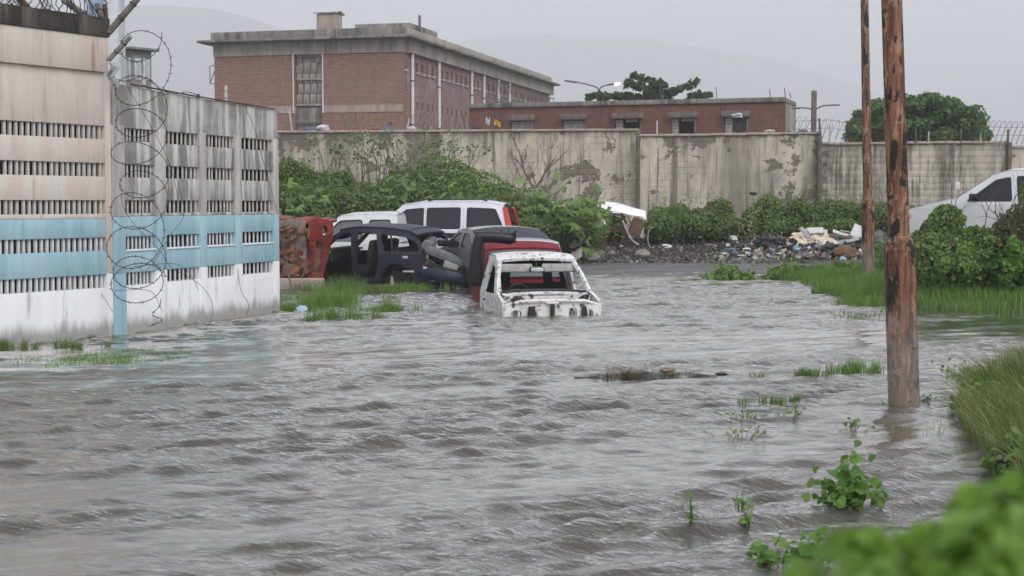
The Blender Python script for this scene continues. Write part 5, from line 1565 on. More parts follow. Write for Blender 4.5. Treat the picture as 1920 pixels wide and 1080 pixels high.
# paler creeper over the crest and big lobed leaves
P, N = lump_points([pxl(835, 345, 42.6, 72, 46, 1.2), pxl(900, 374, 41.6, 74, 48, 1.2), pxl(975, 398, 41, 68, 42, 1.2), pxl(1085, 420, 41, 54, 42, 1.0)], 420, .2)
V, Fc, a = leaves(P, N, .088 * rng.uniform(.6, 1.3, len(P)), DIAMOND, .3, .8)
props(link_mesh('creeper', mesh_np('creeper', V, Fc, L_vine, False, a)), 'brighter creeper over the crest of the thicket', 'vines', kind='stuff')
for k, (px_, py_, Y_, n_, lab) in enumerate(((790, 372, 39.2, 40, 'pale big-leaved plant above the white pickup roof'), (1085, 415, 39.6, 90, 'big-leaved castor plant left of the dumped white panel'), (570, 395, 37.6, 60, 'big-leaved plant behind the red wreck'), (1040, 395, 40, 60, 'big-leaved plant above the boot of the coupe'))):
    c0 = np.array(at(px_, py_, Y_))
    P = c0 + rng.normal(0, 1, (n_, 3)) * [.5, .25, .35]
    root = thing('castor_plant', lab, 'plant', at(px_, py_, Y_) - Vector((0, 0, .5)))
    V, Fc, a = leaves(P, np.tile([0, -.5, .8], (n_, 1)), rng.uniform(.2, .34, n_), PALM, .5, .4)
    link_mesh('foliage', mesh_np('foliage', V - np.array(root.location), Fc, L_vine, False, a), root)
    MB().tube([(0, 0, -.6), (.05, 0, 0), (0, 0, .6)], [.03, .02, .01], 5).build('stem', M_twig, root)

def branchy(mb, p, d, L, r, depth, spread, ends, up=.15):
    p = Vector(p); d = Vector(d).normalized()
    pts = [p]
    q = p.copy(); dd = d.copy()
    for k in range(4):
        dd = (dd + Vector((rnd.gauss(0, .14), rnd.gauss(0, .14), rnd.gauss(0, .10) + up * .3))).normalized()
        q = q + dd * L / 4; pts.append(q.copy())
    mb.tube(pts, [r, r * .9, r * .8, r * .7, r * .55], 5, cap=False)
    if depth == 0: ends.append((q, dd)); return
    for k in range(rnd.choice((2, 3))):
        i = rnd.choice((2, 3, 4))
        nd_ = (dd + Vector((rnd.gauss(0, spread), rnd.gauss(0, spread), rnd.gauss(0, spread * .6) + up))).normalized()
        branchy(mb, pts[i], nd_, L * rnd.uniform(.55, .85), r * .55, depth - 1, spread, ends, up)

def shrub(label, px, py, Y, stems, L, depth, spread, leafn=0, mat=M_twig, r=.02, sx=.4, name='bare_shrub', lean=(0, 0, 1), leaf=.1):
    b = at(px, py, Y)
    root = thing(name, label, 'shrub', b)
    mb = MB(); ends = []
    for k in range(stems):
        branchy(mb, (rnd.gauss(0, sx), rnd.gauss(0, .15), 0), (lean[0] + rnd.gauss(0, .35), rnd.gauss(0, .2), lean[2]), L * rnd.uniform(.7, 1.1), r, depth, spread, ends)
    mb.build('branches', mat, root, smooth=False)
    if leafn:
        E = np.array([e[0] for e in ends])
        P = np.repeat(E, leafn, 0) + rng.normal(0, .09, (len(E) * leafn, 3))
        V, Fc, a = leaves(P, np.tile([0, -.3, .9], (len(P), 1)), leaf * rng.uniform(.6, 1.3, len(P)), DIAMOND, .3, .8)
        link_mesh('foliage', mesh_np('foliage', V, Fc, L_dark, False, a), root)
    return root
shrub('twiggy half-bare shrub rising over the thicket before the peeling wall', 735, 372, 42.3, 16, 1.05, 2, .45, 4, sx=.8, r=.018)
shrub('thin leafy shrub at the left of the thicket near the louvred wall end', 655, 345, 42.6, 7, .8, 2, .4, 5, sx=.5, r=.014)
shrub('leggy shrub beside the crest of the thicket', 850, 335, 43.6, 7, .7, 2, .4, 5, sx=.5, r=.014)
shrub('bare grey dead tree leaning before the perimeter wall', 1006, 352, 43.4, 2, 1.2, 3, .5, 0, r=.035, sx=.06, name='dead_tree', lean=(.15, 0, 1))
shrub('low dead branches sprawling right of the dead tree', 1020, 372, 42.6, 5, 1.0, 2, .6, 0, r=.016, sx=.5, lean=(.3, 0, .55))
shrub('bare twigs standing left of the dead tree', 955, 352, 43, 8, .65, 2, .3, 0, r=.011, sx=.5)
shrub('withered vine on the wall end by the red wreck', 550, 560, 29.2, 4, .8, 2, .4, 1, r=.016, sx=.12, leaf=.05)
shrub('dry stems poking from the creeper bushes right of the white wing', 1290, 418, 43.9, 7, .5, 2, .4, 2, r=.011, sx=.5, leaf=.06)
shrub('dry stems above the creeper carpet behind the fat bag', 1475, 400, 44.4, 7, .42, 2, .4, 3, r=.010, sx=.7, leaf=.06)
shrub('dead twigs beside the slim rusty post', 1655, 396, 40, 4, .5, 1, .35, 6, r=.01, sx=.2, leaf=.08)

# bushes at the foot of the perimeter wall
bush('bush', 'rounded creeper bush right of the dumped white panel', 'bush', [pxl(1262, 415, 44.6, 44, 46, .9), pxl(1235, 432, 44, 38, 34, .7)], L_vine, 900, .076, clump=.24)
bush('bush', 'second rounded creeper bush, just left of the bare wall patch', 'bush', [pxl(1335, 408, 44.8, 38, 38, .8), pxl(1305, 425, 44.2, 42, 36, .8), pxl(1350, 430, 44, 30, 26, .6)], L_vine, 900, .076, clump=.24)
bush('bush', 'brownish dry bush at the left edge of the rubbish heap', 'bush', [pxl(1392, 425, 44.3, 30, 26, .6)], L_dry, 480, .09, clump=.25)
lumps = [pxl(1432, 402, 45.2, 40, 36, .9), pxl(1490, 408, 45.0, 48, 32, .9), pxl(1550, 405, 45.0, 50, 34, .9), pxl(1605, 408, 44.8, 48, 34, .9), pxl(1660, 412, 44, 52, 40, .9), pxl(1470, 425, 44.6, 60, 24, .7), pxl(1580, 428, 44.2, 60, 22, .7), pxl(1720, 420, 42, 50, 42, .9)]
bush('creeper_carpet', 'low carpet of green creeper along the foot of the wall behind the rubbish', 'vines', lumps, L_vine, 850, .075, DIAMOND, 'stuff', clump=.2)
bush('hedge', 'glossy vine hedge before the white pickup at the right edge', 'hedge', [pxl(1765, 456, 25.2, 58, 48, .6), pxl(1830, 452, 25.0, 52, 44, .6), pxl(1728, 462, 25.4, 36, 42, .5), pxl(1790, 478, 24.6, 80, 42, .6), pxl(1860, 470, 24.6, 50, 45, .5)], L_vine, 1900, .060, BROAD, clump=.18, droop=.8, shoots=False)
bush('bush', 'bright leafy bush covering the pickup window at the right edge', 'bush', [pxl(1935, 355, 25.2, 28, 34, .3), pxl(1945, 390, 25, 30, 30, .3)], L_vine, 1200, .07, BROAD, clump=.25)
bush('bush', 'brown withered shrub at the right edge below the pickup', 'bush', [pxl(1905, 425, 24.8, 45, 44, .6), pxl(1885, 455, 24.5, 40, 30, .5)], leafmat('withered_leaf', (.07, .055, .03), (.15, .12, .07), dry=(.05, .09, .03), dry_amt=.3), 700, .07, clump=.3, tilt=1.2)
bush('bush', 'yellow-green broad-leaved plant low at the right edge', 'bush', [pxl(1905, 475, 24.0, 26, 24, .3)], L_bright, 700, .10, BROAD, clump=.3)
shrub('brown tangled stems of the withered shrub', 1890, 470, 24.3, 9, .7, 2, .6, 0, mat=M_bark, r=.012, sx=.35)
bush('weed_clump', 'leafy clump standing in the water before the gravel lane', 'plant', [pxl(1370, 520, 33.6, 40, 20, .45), pxl(1345, 526, 33.5, 20, 10, .3), pxl(1398, 524, 33.4, 22, 12, .3)], L_vine, 700, .12, BROAD, clump=.2)
bush('weed_clump', 'second leafy clump joining the grass bank left of the slim post', 'plant', [pxl(1490, 515, 33.7, 50, 18, .5), pxl(1455, 524, 33.4, 26, 10, .3), pxl(1545, 515, 33.8, 40, 16, .5), pxl(1590, 512, 33.6, 34, 18, .5)], L_vine, 650, .12, BROAD, clump=.25)
bush('creeper_patch', 'light green creeper over the bank behind the slim post', 'vines', [pxl(1650, 505, 32.5, 60, 22, .8), pxl(1720, 495, 31, 70, 26, .9), pxl(1800, 492, 29.5, 80, 24, 1.0), pxl(1890, 490, 28.5, 70, 26, 1.0), pxl(1700, 470, 34, 60, 26, 1.0)], L_bright, 420, .085, DIAMOND, 'stuff', clump=.25)

# ------------------------------------------------------------------ grass
def grass_area(name, label, pts, h, w, mat, lean=(.25, .05, 0), bend=.6, kind='stuff', cat='grass', hv=.35):
    P = np.asarray(pts)
    P = np.c_[P[:, 0], P[:, 1], np.maximum(height(P[:, 0], P[:, 1]), -.25) - .02]
    hh = np.asarray(h) * np.ones(len(P)) * rng.uniform(1 - hv, 1 + hv, len(P))
    hh = np.where(P[:, 2] < 0, hh - P[:, 2], hh)
    V, Fc, a = blades(P, hh, w, lean, bend)
    me = mesh_np(name, V, Fc, mat, False, a)
    return props(link_mesh(name, me), label, cat, kind=kind)
n = 62000
gx_, gy_ = rng.uniform(5.2, 12.5, n), rng.uniform(22.2, 33.5, n)
xe = np.interp(gy_, [22.3, 22.7, 23.6, 25, 28, 31, 34], [9.4, 7.4, 6.3, 5.6, 5.8, 6.2, 6.0]) + .35 * n3(np.c_[gx_ * 0, gy_, gx_ * 0], 2.5)
k_ = (gx_ > xe) & (gx_ / gy_ < .40)
gx_, gy_ = gx_[k_], gy_[k_]
hq = .25 + .12 * n3(np.c_[gx_, gy_, 0 * gx_], 1.5)
grass_area('bank_grass', 'tall green grass covering the right bank behind the stout post', np.c_[gx_, gy_], hq, .012, L_lush, (.12, 0, 0))
# near grass mound at the right edge
n = 15000
gx_, gy_ = rng.uniform(2.9, 5.2, n), rng.uniform(8.4, 14.2, n)
xe = np.interp(gy_, [8.4, 9.5, 10.5, 11.5, 13, 14.2], [2.95, 3.15, 3.30, 3.55, 3.95, 4.75]) + .10 * n3(np.c_[gx_ * 0, gy_, gx_ * 0], 4)
k_ = (gx_ > xe) & (gx_ / gy_ < .43)
gx_, gy_ = gx_[k_], gy_[k_]
hq = .38 + .13 * n3(np.c_[gx_, gy_, 0 * gx_], 2.2)
grass_area('shore_grass', 'rank half-dry grass overhanging the water at the right edge', np.c_[gx_, gy_], hq, .0085, L_dry, (-.45, -.1, 0), .9)
bush('shore_creeper', 'leafy creeper under the rank grass at the water edge', 'vines', [(3.35, 9.4, .05, .35, .6, .22), (3.75, 11.8, .08, .3, .7, .25), (3.2, 8.7, .0, .3, .4, .2)], L_vine, 500, .055, BROAD, 'stuff', clump=.25)

def tuft(label, px, py, n_, h, w, mat, sx, sy=.2, lean=(.2, 0, 0), bend=.7, name='grass_tuft', z=None, group=None):
    b = gz(px, py)
    nc = max(4, n_ // 40)
    cc = np.c_[rng.normal(0, sx, nc), rng.normal(0, sy, nc)]; ch_ = rng.uniform(.55, 1.2, nc)
    ci = rng.integers(0, nc, n_)
    P = np.c_[cc[ci] + rng.normal(0, min(sx, sy) * .28 + .01, (n_, 2)), np.full(n_, -.08)]
    V, Fc, a = blades(P, 1.1 * h * ch_[ci] * rng.uniform(.4, 1.2, n_) + .11, w, lean, bend)
    return props(link_mesh(name, mesh_np(name, V, Fc, mat, False, a), None, b), label, 'grass', group)
tuft('large green grass clump before the red wreck', 612, 572, 1700, .34, .011, L_lush, .27, .55)
tuft('taller weedy grass beside the red wreck front', 640, 545, 800, .30, .012, L_grass, .30, .4)
tuft('dark front edge of the large clump', 622, 598, 500, .20, .011, L_lush, .22, .14)
tuft('grass tuft right of the large clump', 738, 582, 520, .15, .010, L_lush, .15, .15)
tuft('thin reeds between clump and tuft', 690, 582, 120, .17, .008, L_grass, .16, .1, bend=1.0)
tuft('grass under the tail of the navy wagon', 768, 543, 600, .17, .012, L_lush, .25, .25)
tuft('grass tuft left of the wagon tail', 722, 548, 420, .16, .012, L_grass, .25, .25)
tuft('small weeds in the water past the wagon tail', 795, 537, 140, .1, .012, L_grass, .2, .2)
tuft('grass at the foot of the far wall end', 540, 582, 420, .16, .010, L_lush, .12, .12)
tuft('dark weeds at the foot of the pink wall', 60, 652, 700, .12, .008, L_grass, .36, .07)
tuft('weeds at the blue pillar foot', 185, 634, 90, .07, .007, L_grass, .14, .05)
tuft('bright flooded grass patch off the pink wall', 150, 676, 1500, .05, .007, L_lush, .42, .30, bend=1.0)
tuft('thin flooded grass farther along the wall', 245, 660, 500, .04, .007, L_lush, .32, .2, bend=1.0)
tuft('sparse flooded blades near the far wall', 330, 640, 160, .03, .006, L_grass, .4, .3, bend=1.0)
tuft('thick grass clump left of the stout post', 1500, 706, 380, .13, .008, L_grass, .17, .12)
tuft('upright grass clump just left of the stout post', 1604, 698, 300, .14, .008, L_lush, .09, .1)
tuft('few blades touching the stout post', 1642, 695, 60, .15, .007, L_lush, .025, .06)
tuft('spiky grass clump in open water below the thick clump', 1440, 756, 110, .11, .007, L_grass, .09, .05)
tuft('bent grass clump beside the spiky one', 1488, 756, 170, .09, .007, L_grass, .08, .05)
tuft('reeds right of the stout post', 1795, 712, 70, .12, .007, L_grass, .12, .15, bend=1.0)
tuft('blades at the edge of the right bank', 1590, 590, 260, .08, .012, L_grass, .6, .4)
tuft('stalks at the shore left of the rank grass', 1770, 800, 40, .14, .005, L_dry, .25, .2, bend=1.0)
tuft('bright blades at the stout post foot', 1672, 756, 80, .035, .008, L_lush, .05, .05, bend=1.0)
tuft('thin stalks rising by the lower leafy clump', 1545, 1030, 30, .14, .005, L_lush, .06, .08, bend=.6)
tuft('scattered thin stalks in the near water', 1290, 1000, 24, .09, .004, L_grass, .22, .3, bend=.6)

def sprig(label, px, py, n_, spread, size, hgt_, mat=L_vine, sy=None, name='water_weed', tmpl=BROAD, group=None, droop=.2):
    b = gz(px, py)
    n_, hgt_ = int(n_ * 1.35), hgt_ * 1.15
    P = np.c_[rng.normal(0, spread, n_), rng.normal(0, sy or spread, n_), np.abs(rng.normal(0, hgt_, n_)) + .022]
    V, Fc, a = leaves(P, np.tile([0, -.35, .8], (n_, 1)), size * rng.uniform(.6, 1.25, n_), tmpl, droop, .5)
    root = thing(name, label, 'plant', b, group=group)
    link_mesh('foliage', mesh_np('foliage', V, Fc, mat, False, a), root)
    mb = MB()
    for k in range(min(12, n_)): mb.tube([(P[k, 0] * .4, P[k, 1] * .4, -.05), tuple(P[k] * [.8, .8, .6]), tuple(P[k])], .0022, 4)
    mb.build('stems', L_grass, root)
    return root
sprig('round leafy vine clump floating in the near water', 1592, 950, 150, .088, .055, .085, L_bright, .07)
sprig('low leafy clump at the bottom, beside the blurred bush', 1510, 1058, 60, .11, .05, .045, L_bright, .05)
sprig('single leaf cluster left of the low clump', 1430, 1055, 9, .02, .045, .02, L_bright)
sprig('small leaf pair between the two leafy clumps', 1400, 985, 10, .022, .03, .03, L_bright)
sprig('upright sprig in the near water', 1297, 990, 14, .012, .03, .06, L_bright)
sprig('thin sprig above the low clump', 1388, 955, 12, .03, .028, .03, L_bright)
sprig('row of small weeds in mid water', 1390, 822, 26, .10, .025, .025, L_vine, .05)
sprig('scattered small weeds above that row', 1400, 785, 26, .12, .025, .02, L_vine, .06)
sprig('weed tips right of the row', 1485, 783, 16, .05, .03, .03, L_vine, .05)
sprig('dark weeds by the floating stone', 1600, 806, 14, .05, .03, .025, L_vine)
sprig('leafy weeds right of the stout post', 1800, 705, 30, .10, .04, .04, L_vine, .1)
sprig('leaves at the right of the post foot', 1738, 752, 14, .04, .03, .015, L_bright)
sprig('stray leaf in open water near the lane', 1318, 522, 6, .05, .08, .03, L_vine)

# blurred bush close to the camera
nb_ = [(.62, 1.75, 1.18, .16, .2, .18), (.49, 1.72, 1.15, .11, .16, .13), (.76, 1.8, 1.19, .18, .2, .19), (.42, 1.7, 1.21, .08, .1, .09), (.355, 1.7, 1.19, .05, .08, .06), (.55, 1.7, 1.21, .10, .12, .13), (.60, 1.78, .98, .30, .25, .26), (.66, 1.85, .62, .36, .28, .42)]
nb_ = [(x * .62, y * .62, 1.7 - (1.7 - z) * .62, a * .62, b * .62, c * .62) for x, y, z, a, b, c in nb_]
bush('near_bush', 'blurred bright green leafy bush filling the lower right corner', 'bush', nb_, leafmat('near_leaf', (.14, .28, .04), (.30, .48, .10), trans=.45), 11000, .024, BROAD, clump=.2, droop=.5, shoots=False)

# ------------------------------------------------------------------ trees
def tree(name, label, base, limbs, pads, mat, dens, size, tr=.16, tmpl=DIAMOND, droop=.4, clump=.22):
    root = thing(name, label, 'tree', base)
    o = Vector(base)
    mb = MB()
    for l in limbs:
        pts = [Vector(p) - o for p in l]
        r0 = tr if l is limbs[0] else tr * .45
        mb.tube(smooth_path(pts, 4), [r0 * (1 - .7 * k / (4 * (len(pts) - 1))) for k in range(4 * (len(pts) - 1) + 1)], 8)
    mb.build('trunk', M_bark, root)
    Ps, Ns = [], []
    for cx, cy, cz, rx, ry, rz in pads:
        nl = int(dens * (rx * ry * rz) ** (2 / 3) * 4)
        d = unit(rng.normal(size=(nl, 3))); rr = rng.uniform(.25, 1, nl) ** .45
        q = np.array([cx, cy, cz]) + d * np.array([rx, ry, rz]) * rr[:, None]
        keep = n3(q, 2.3, int(abs(cx * 7)) % 5) + n3(q, 5, 1) * .5 > -.45
        q = q + .12 * np.stack([n3(q, 3), n3(q, 3, 1), n3(q, 3, 2)], 1)
        Ps.append(q[keep]); Ns.append(d[keep])
    P, N = np.concatenate(Ps), np.concatenate(Ns)
    N = unit(N + [0, 0, .6])
    V, Fc, a = leaves(P, N, size * rng.uniform(.6, 1.3, len(P)), tmpl, droop, .6)
    link_mesh('crown', mesh_np('crown', V - np.array(o), Fc, mat, False, a), root)
    return root
YT = 84
def tp_(px_, py_, dy=0): q = at(px_, py_, YT + dy); return (q.x, q.y, q.z)
def pad(px_, py_, rx, rz, dy=0, Y_=None):
    Y_ = Y_ or YT
    q = at(px_, py_, Y_ + dy); return (q.x, q.y, q.z, rx * Y_ / F, rx * Y_ / F * .8, rz * Y_ / F)
base = at(1235, 380, YT); base.z = .8
pads = []
for k in range(9):
    t = k / 8; pads.append(pad(1178 + 62 * t, 156 + 10 * math.sin(t * 2.6) - (0 if k % 2 else 3), 9 + 2 * (k % 3), 3.2, rnd.uniform(-1, 1)))
for k in range(6):
    t = k / 5; pads.append(pad(1190 + 45 * t, 143 + 12 * t, 8, 2.8, rnd.uniform(-1, 1)))
for k in range(8):
    t = k / 7; pads.append(pad(1245 + 62 * t, 176 - 25 * t ** 1.2, 9, 3.2, rnd.uniform(-1, 1)))
for k in range(6):
    pads.append(pad(1232 + rnd.uniform(-16, 18), 172 + rnd.uniform(-8, 6), 11, 6, rnd.uniform(-1, 1)))
for k in range(4): pads.append(pad(1298 + 9 * k, 181 - 1.0 * k, 8, 3.5))
for k in range(9): pads.append(pad(1130 + 15 * k, 184 - 3 * math.sin(k), 11, 7, rnd.uniform(-1, 1)))
for k in range(4): pads.append(pad(1104 + 8 * k, 183 - 2 * k, 6, 5))
tree('almond_tree', 'dark layered tree with flat spreading boughs behind the low building', base,
     [[tuple(base), tp_(1238, 260), tp_(1236, 200), tp_(1238, 165)], [tp_(1237, 195), tp_(1215, 165), tp_(1180, 155)], [tp_(1238, 185), tp_(1270, 172), tp_(1306, 152)], [tp_(1237, 205), tp_(1280, 188), tp_(1325, 178)], [tp_(1237, 205), tp_(1190, 188), tp_(1110, 184)]],
     pads, L_tree, 420, .24, .22, BROAD)
YR = 62
q0 = at(1720, 380, YR); q0.z = .8
pads = []
for k in range(120):
    a_ = rnd.uniform(0, math.pi); rr_ = rnd.uniform(.2, 1) ** .6
    pads.append(pad(1722 + 124 * rr_ * math.cos(a_) , 262 - 78 * rr_ * math.sin(a_) ** .7, 19, 11, rnd.uniform(-2.2, 2.2), YR))
for k in range(15):
    a_ = math.pi * k / 14; pads.append(pad(1722 + 108 * math.cos(a_) + rnd.uniform(-8, 8), 256 - 58 * math.sin(a_) + rnd.uniform(-7, 9), rnd.uniform(20, 34), rnd.uniform(13, 21), rnd.uniform(-1.5, 1.5), YR))
for k in range(14): pads.append(pad(1600 + 17.5 * k, 258, 20, 14, rnd.uniform(-1.5, 1.5), YR))
tree('rain_tree', 'round feathery green tree behind the block wall', q0, [[tuple(q0), tuple(at(1718, 300, YR)), tuple(at(1722, 240, YR))], [tuple(at(1718, 290, YR)), tuple(at(1660, 250, YR))], [tuple(at(1718, 290, YR)), tuple(at(1790, 245, YR))]],
     pads, L_round, 520, .17, .22, DIAMOND, 1.2)
# ------------------------------------------------------------------ rubbish on the far bank
M_bag = plain('black_bin_bag', (.022, .022, .024), .32, .3, 9, bump=.25)
M_board = plain('white_board', (.62, .62, .61), .6, .15, 5, dirt=(.25, .22, .19), dirt_amt=.6)
M_boardg = plain('grey_board', (.36, .36, .36), .7, .2, 5, dirt=(.15, .13, .11))
M_wood = plain('wet_wood', (.13, .095, .07), .85, .35, 8, bump=.3)
M_foam = plain('cream_foam', (.68, .58, .44), .9, .12, 9, bump=.4, dirt=(.4, .3, .2), dirt_amt=.5)
M_carton = plain('wet_carton', (.20, .115, .065), .85, .35, 7, bump=.3, dirt=(.06, .045, .035))
M_rock = plain('pale_rock', (.27, .25, .22), .9, .3, 6, bump=.6)
M_sheet = plain('zinc_sheet', (.42, .43, .44), .4, .25, 6, metallic=.4, dirt=(.2, .12, .08))
M_junk = plain('rusted_junk', (.085, .05, .035), .85, .5, 6, bump=.6)
def on(px_, py_, dz=0.0):
    p = hit(px_, py_); p.z = hgt(p.x, p.y) + dz
    return p
def spx(p): return p.y / F       # metres per pixel there

def board(label, px_, py_, wpx, dpx, mat, rz=0.0, rx=0.0, ry=0.0, th=.03, name='board', cat='board', dz=.08):
    p = at(px_, py_ - (4 if py_ < 460 else 2), 43.0 - (py_ - 440) * .02); k = spx(p)
    return props(MB().box((0, 0, 0), (wpx * k, dpx * k, th), bev=.006).build(name, mat, None, loc=p, rot=(rx, ry, rz)), label, cat)
p = on(1444, 470); crumple('rubbish_bag', 'fat black rubbish bag in the middle of the heap', 'bag', p, (.72, .6, .78), M_bag, 2, .78)
p = on(1570, 482); crumple('rubbish_bag', 'torn black bag under the boards, right of the blue bits', 'bag', p + Vector((-.15, .1, 0)), (.7, .5, .62), M_bag, 4, .8)
p = on(1578, 483); crumple('wet_carton', 'crushed brown carton spilling from the torn black bag', 'box', p + Vector((.1, -.1, 0)), (.62, .4, .5), M_carton, 6, .75)
crumple('earth_pile', 'dark pile of wet earth and scrap under the boards', 'heap', Vector((at(1585, 470, 43.4).x, 43.5, .1)), (2.3, 1.2, 1.0), M_junk, 9, .7)
crumple('earth_pile', 'dark pile of wet earth under the foam sheet', 'heap', Vector((at(1510, 470, 43.4).x, 43.5, .1)), (1.9, 1.2, .85), M_junk, 12, .7)
p = at(1524, 457, 42.9)
V = []
foam = MB().sheet(lambda u, v_: ((u - .5) * 1.18 + .1 * math.sin(v_ * 9), (v_ - .5) * .9, .0 + .34 * v_ + .06 * math.sin(u * 7 + v_ * 5) - .12 * (u - .4) ** 2 + .03 * math.sin(u * 23)), 20, 12, -.05)
props(foam.build('foam_sheet', M_foam, None, loc=p), 'cream torn foam sheet spread over the heap', 'foam')
board('short white board at the top of the heap', 1530, 436, 30, 20, M_board, .05, .5, -.03, dz=.32)
board('white plank leaning right of the foam', 1578, 442, 34, 12, M_board, -.1, .45, .28, dz=.26)
board('broad white panel behind the slim post', 1612, 440, 30, 34, M_board, -.2, .75, .42, dz=.30)
board('grey plank sloping down to the torn bag', 1587, 456, 48, 14, M_boardg, .1, .5, -.26, dz=.16)
board('long brown plank low behind the slim post', 1606, 462, 66, 10, M_wood, .03, .2, .02, .05, dz=.14)
board('thin white lath crossing the panels', 1596, 440, 44, 4, M_board, .2, .2, .2, .02, dz=.34)
board('bent grey panel standing left of the short board', 1509, 440, 8, 26, M_boardg, .3, 1.0, -.5, dz=.22)
board('white splinter standing beside the foam', 1548, 442, 7, 16, M_board, .2, 1.2, .15, dz=.22)
board('dark plank under the white planks', 1585, 448, 60, 16, M_wood, -.05, .3, .1, .05, dz=.14)
board('grey scrap at the right foot of the heap', 1608, 480, 26, 14, M_boardg, .3, .3, -.2, dz=.06)
p = on(1646, 455); crumple('clear_bag', 'milky plastic bag right of the slim post', 'bag', p, (.3, .3, .55), plain('milky_plastic', (.5, .51, .52), .35, .2, 9), 8, .8)
for k, (px_, py_, w_, d_, h_, mt, lab) in enumerate((
        (1493, 473, .20, .2, .42, 'sky', 'sky blue cloth hanging from the foam sheet'), (1514, 471, .36, .25, .2, 'lilac', 'lilac crumpled plastic below the foam'), (1548, 482, .16, .16, .18, 'sky', 'small blue tub at the front of the heap'),
        (1513, 483, .38, .2, .09, 'pink', 'pale pink sheet at the front of the heap'), (1462, 478, .34, .22, .12, 'white', 'white crumpled sheet right of the fat bag'), (1412, 466, .14, .14, .12, 'orange', 'orange scrap left of the fat bag'),
        (1400, 470, .26, .2, .12, 'white', 'white plastic wrapper left of the orange scrap'), (1358, 478, .3, .22, .12, 'white', 'pale wrapper at the left foot of the heap'), (1372, 470, .36, .2, .14, 'blue', 'blue rag left of the pale wrappers'),
        (1392, 481, .3, .2, .1, 'cream', 'cream wrapper in front of the grey stone'), (1470, 462, .18, .2, .25, 'cream', 'tan bundle right of the fat bag'), (1480, 470, .24, .2, .3, 'dark', 'black cloth between bag and blue cloth'),
        (1464, 445, .26, .2, .16, 'blue', 'dark blue scrap at the back of the heap'), (1374, 453, .42, .3, .34, 'white', 'white sack at the back left of the heap'), (1535, 470, .2, .2, .18, 'dark', 'black scrap behind the small blue tub'),
        (1500, 482, .2, .15, .12, 'blue', 'violet-blue scrap beside the pink sheet'), (1530, 478, .28, .2, .12, 'white', 'white scrap beside the small blue tub'), (1484, 482, .2, .15, .12, 'red', 'dark red scrap at the front of the heap'),
        (1250, 466, .26, .25, .2, 'white', 'white tub left of the heap near the tin sheet'), (1352, 484, .22, .15, .07, 'red', 'red and white wrapper on the gravel edge'), (1430, 484, .2, .15, .06, 'cream', 'flattened cream scrap on the gravel edge'), (1330, 462, .3, .2, .1, 'grey', 'grey rag in the middle of the rubble'))):
    p = on(px_, py_); crumple('scrap', lab, 'rubbish', p, (w_ * 1.1, d_, h_ * 1.0), M_cl[mt], k + 20, .6)
for k, (px_, py_, w_, lab) in enumerate(((1203, 483, .42, 'large grey stone at the edge of the gravel'), (1420, 480, .32, 'flat grey stone below the fat bag'), (1110, 490, .5, 'pale boulder right of the black bumper'), (1122, 484, .4, 'second pale boulder behind the first'), (1146, 478, .25, 'small pale stone right of the boulders'))):
    p = on(px_, py_); crumple('stone', lab, 'stone', p, (w_, w_ * .8, w_ * .85), M_rock, k + 50, .75)
crumple('stone', 'dark stone awash near the stout post', 'stone', gz(1582, 808) + Vector((0, 0, -.02)), (.09, .06, .05), M_rock, 57, .7)
p = on(1268, 455)
props(MB().sheet(lambda u, v_: ((u - .5) * .52, .12 * v_ + .022 * math.sin(u * 44), .32 * v_ * (1 - .35 * u)), 44, 3, -.006).build('tin_sheet', M_sheet, None, loc=p, rot=(.1, .0, .1)), 'corrugated tin sheet standing in the rubble', 'sheet')
for k, (px_, Y_, w_, h_, lab) in enumerate(((1440, 44.2, 2.0, .55, 'low dark earth mound behind the fat bag'), (1330, 44.0, 2.2, .45, 'low dark earth mound before the creeper bushes'), (1225, 43.6, 1.6, .4, 'low dark earth mound beside the large stone'))):
    crumple('earth_pile', lab, 'heap', Vector((at(px_, 470, Y_).x, Y_, .12)), (w_, 1.3, h_ * 1.5), soil, 90 + k, .7)
# rubble: thousands of bits
N_ = 9000
rx_, ry_ = rng.uniform(1.3, 8.2, N_), rng.normal(43.0, 1.5, N_)
ry_ = np.clip(ry_, 40.2, 46)
ico = np.array([(1, 1, 1), (1, -1, -1), (-1, 1, -1), (-1, -1, 1), (0, 0, 1.3), (1.2, 0, 0), (0, -1.2, 0)]) * .6
tri = np.array([(0, 4, 5), (0, 2, 4), (4, 3, 6), (4, 6, 5), (5, 6, 1), (0, 5, 1), (0, 1, 2), (2, 3, 4), (3, 1, 6), (1, 3, 2)])
sz = rng.gamma(1.6, .013, N_) + .010
P = np.c_[rx_, ry_, height(rx_, ry_) + sz * .3]
q = rng.normal(size=(N_, 3, 3)); q, _r = np.linalg.qr(q)
V = P[:, None, :] + np.einsum('kj,nij->nki', ico * [1, 1, .6], q) * sz[:, None, None]
Fc = (tri[None] + (np.arange(N_) * len(ico))[:, None, None]).reshape(-1, 3)
M_rub = attrmat('rubble_bits', [(.06, .052, .045), (.10, .088, .075), (.045, .04, .036), (.16, .14, .12), (.085, .07, .055), (.2, .185, .165), (.055, .05, .045), (.4, .39, .37), (.12, .09, .07), (.07, .06, .05), (.05, .045, .04), (.06, .052, .045), (.09, .075, .06), (.05, .043, .038)])
props(link_mesh('rubble', mesh_np('rubble', V.reshape(-1, 3), Fc, M_rub, False, np.repeat(rng.random(N_), len(ico)))), 'dark rubble and small litter strewn along the gravel lane', 'rubble', kind='stuff')

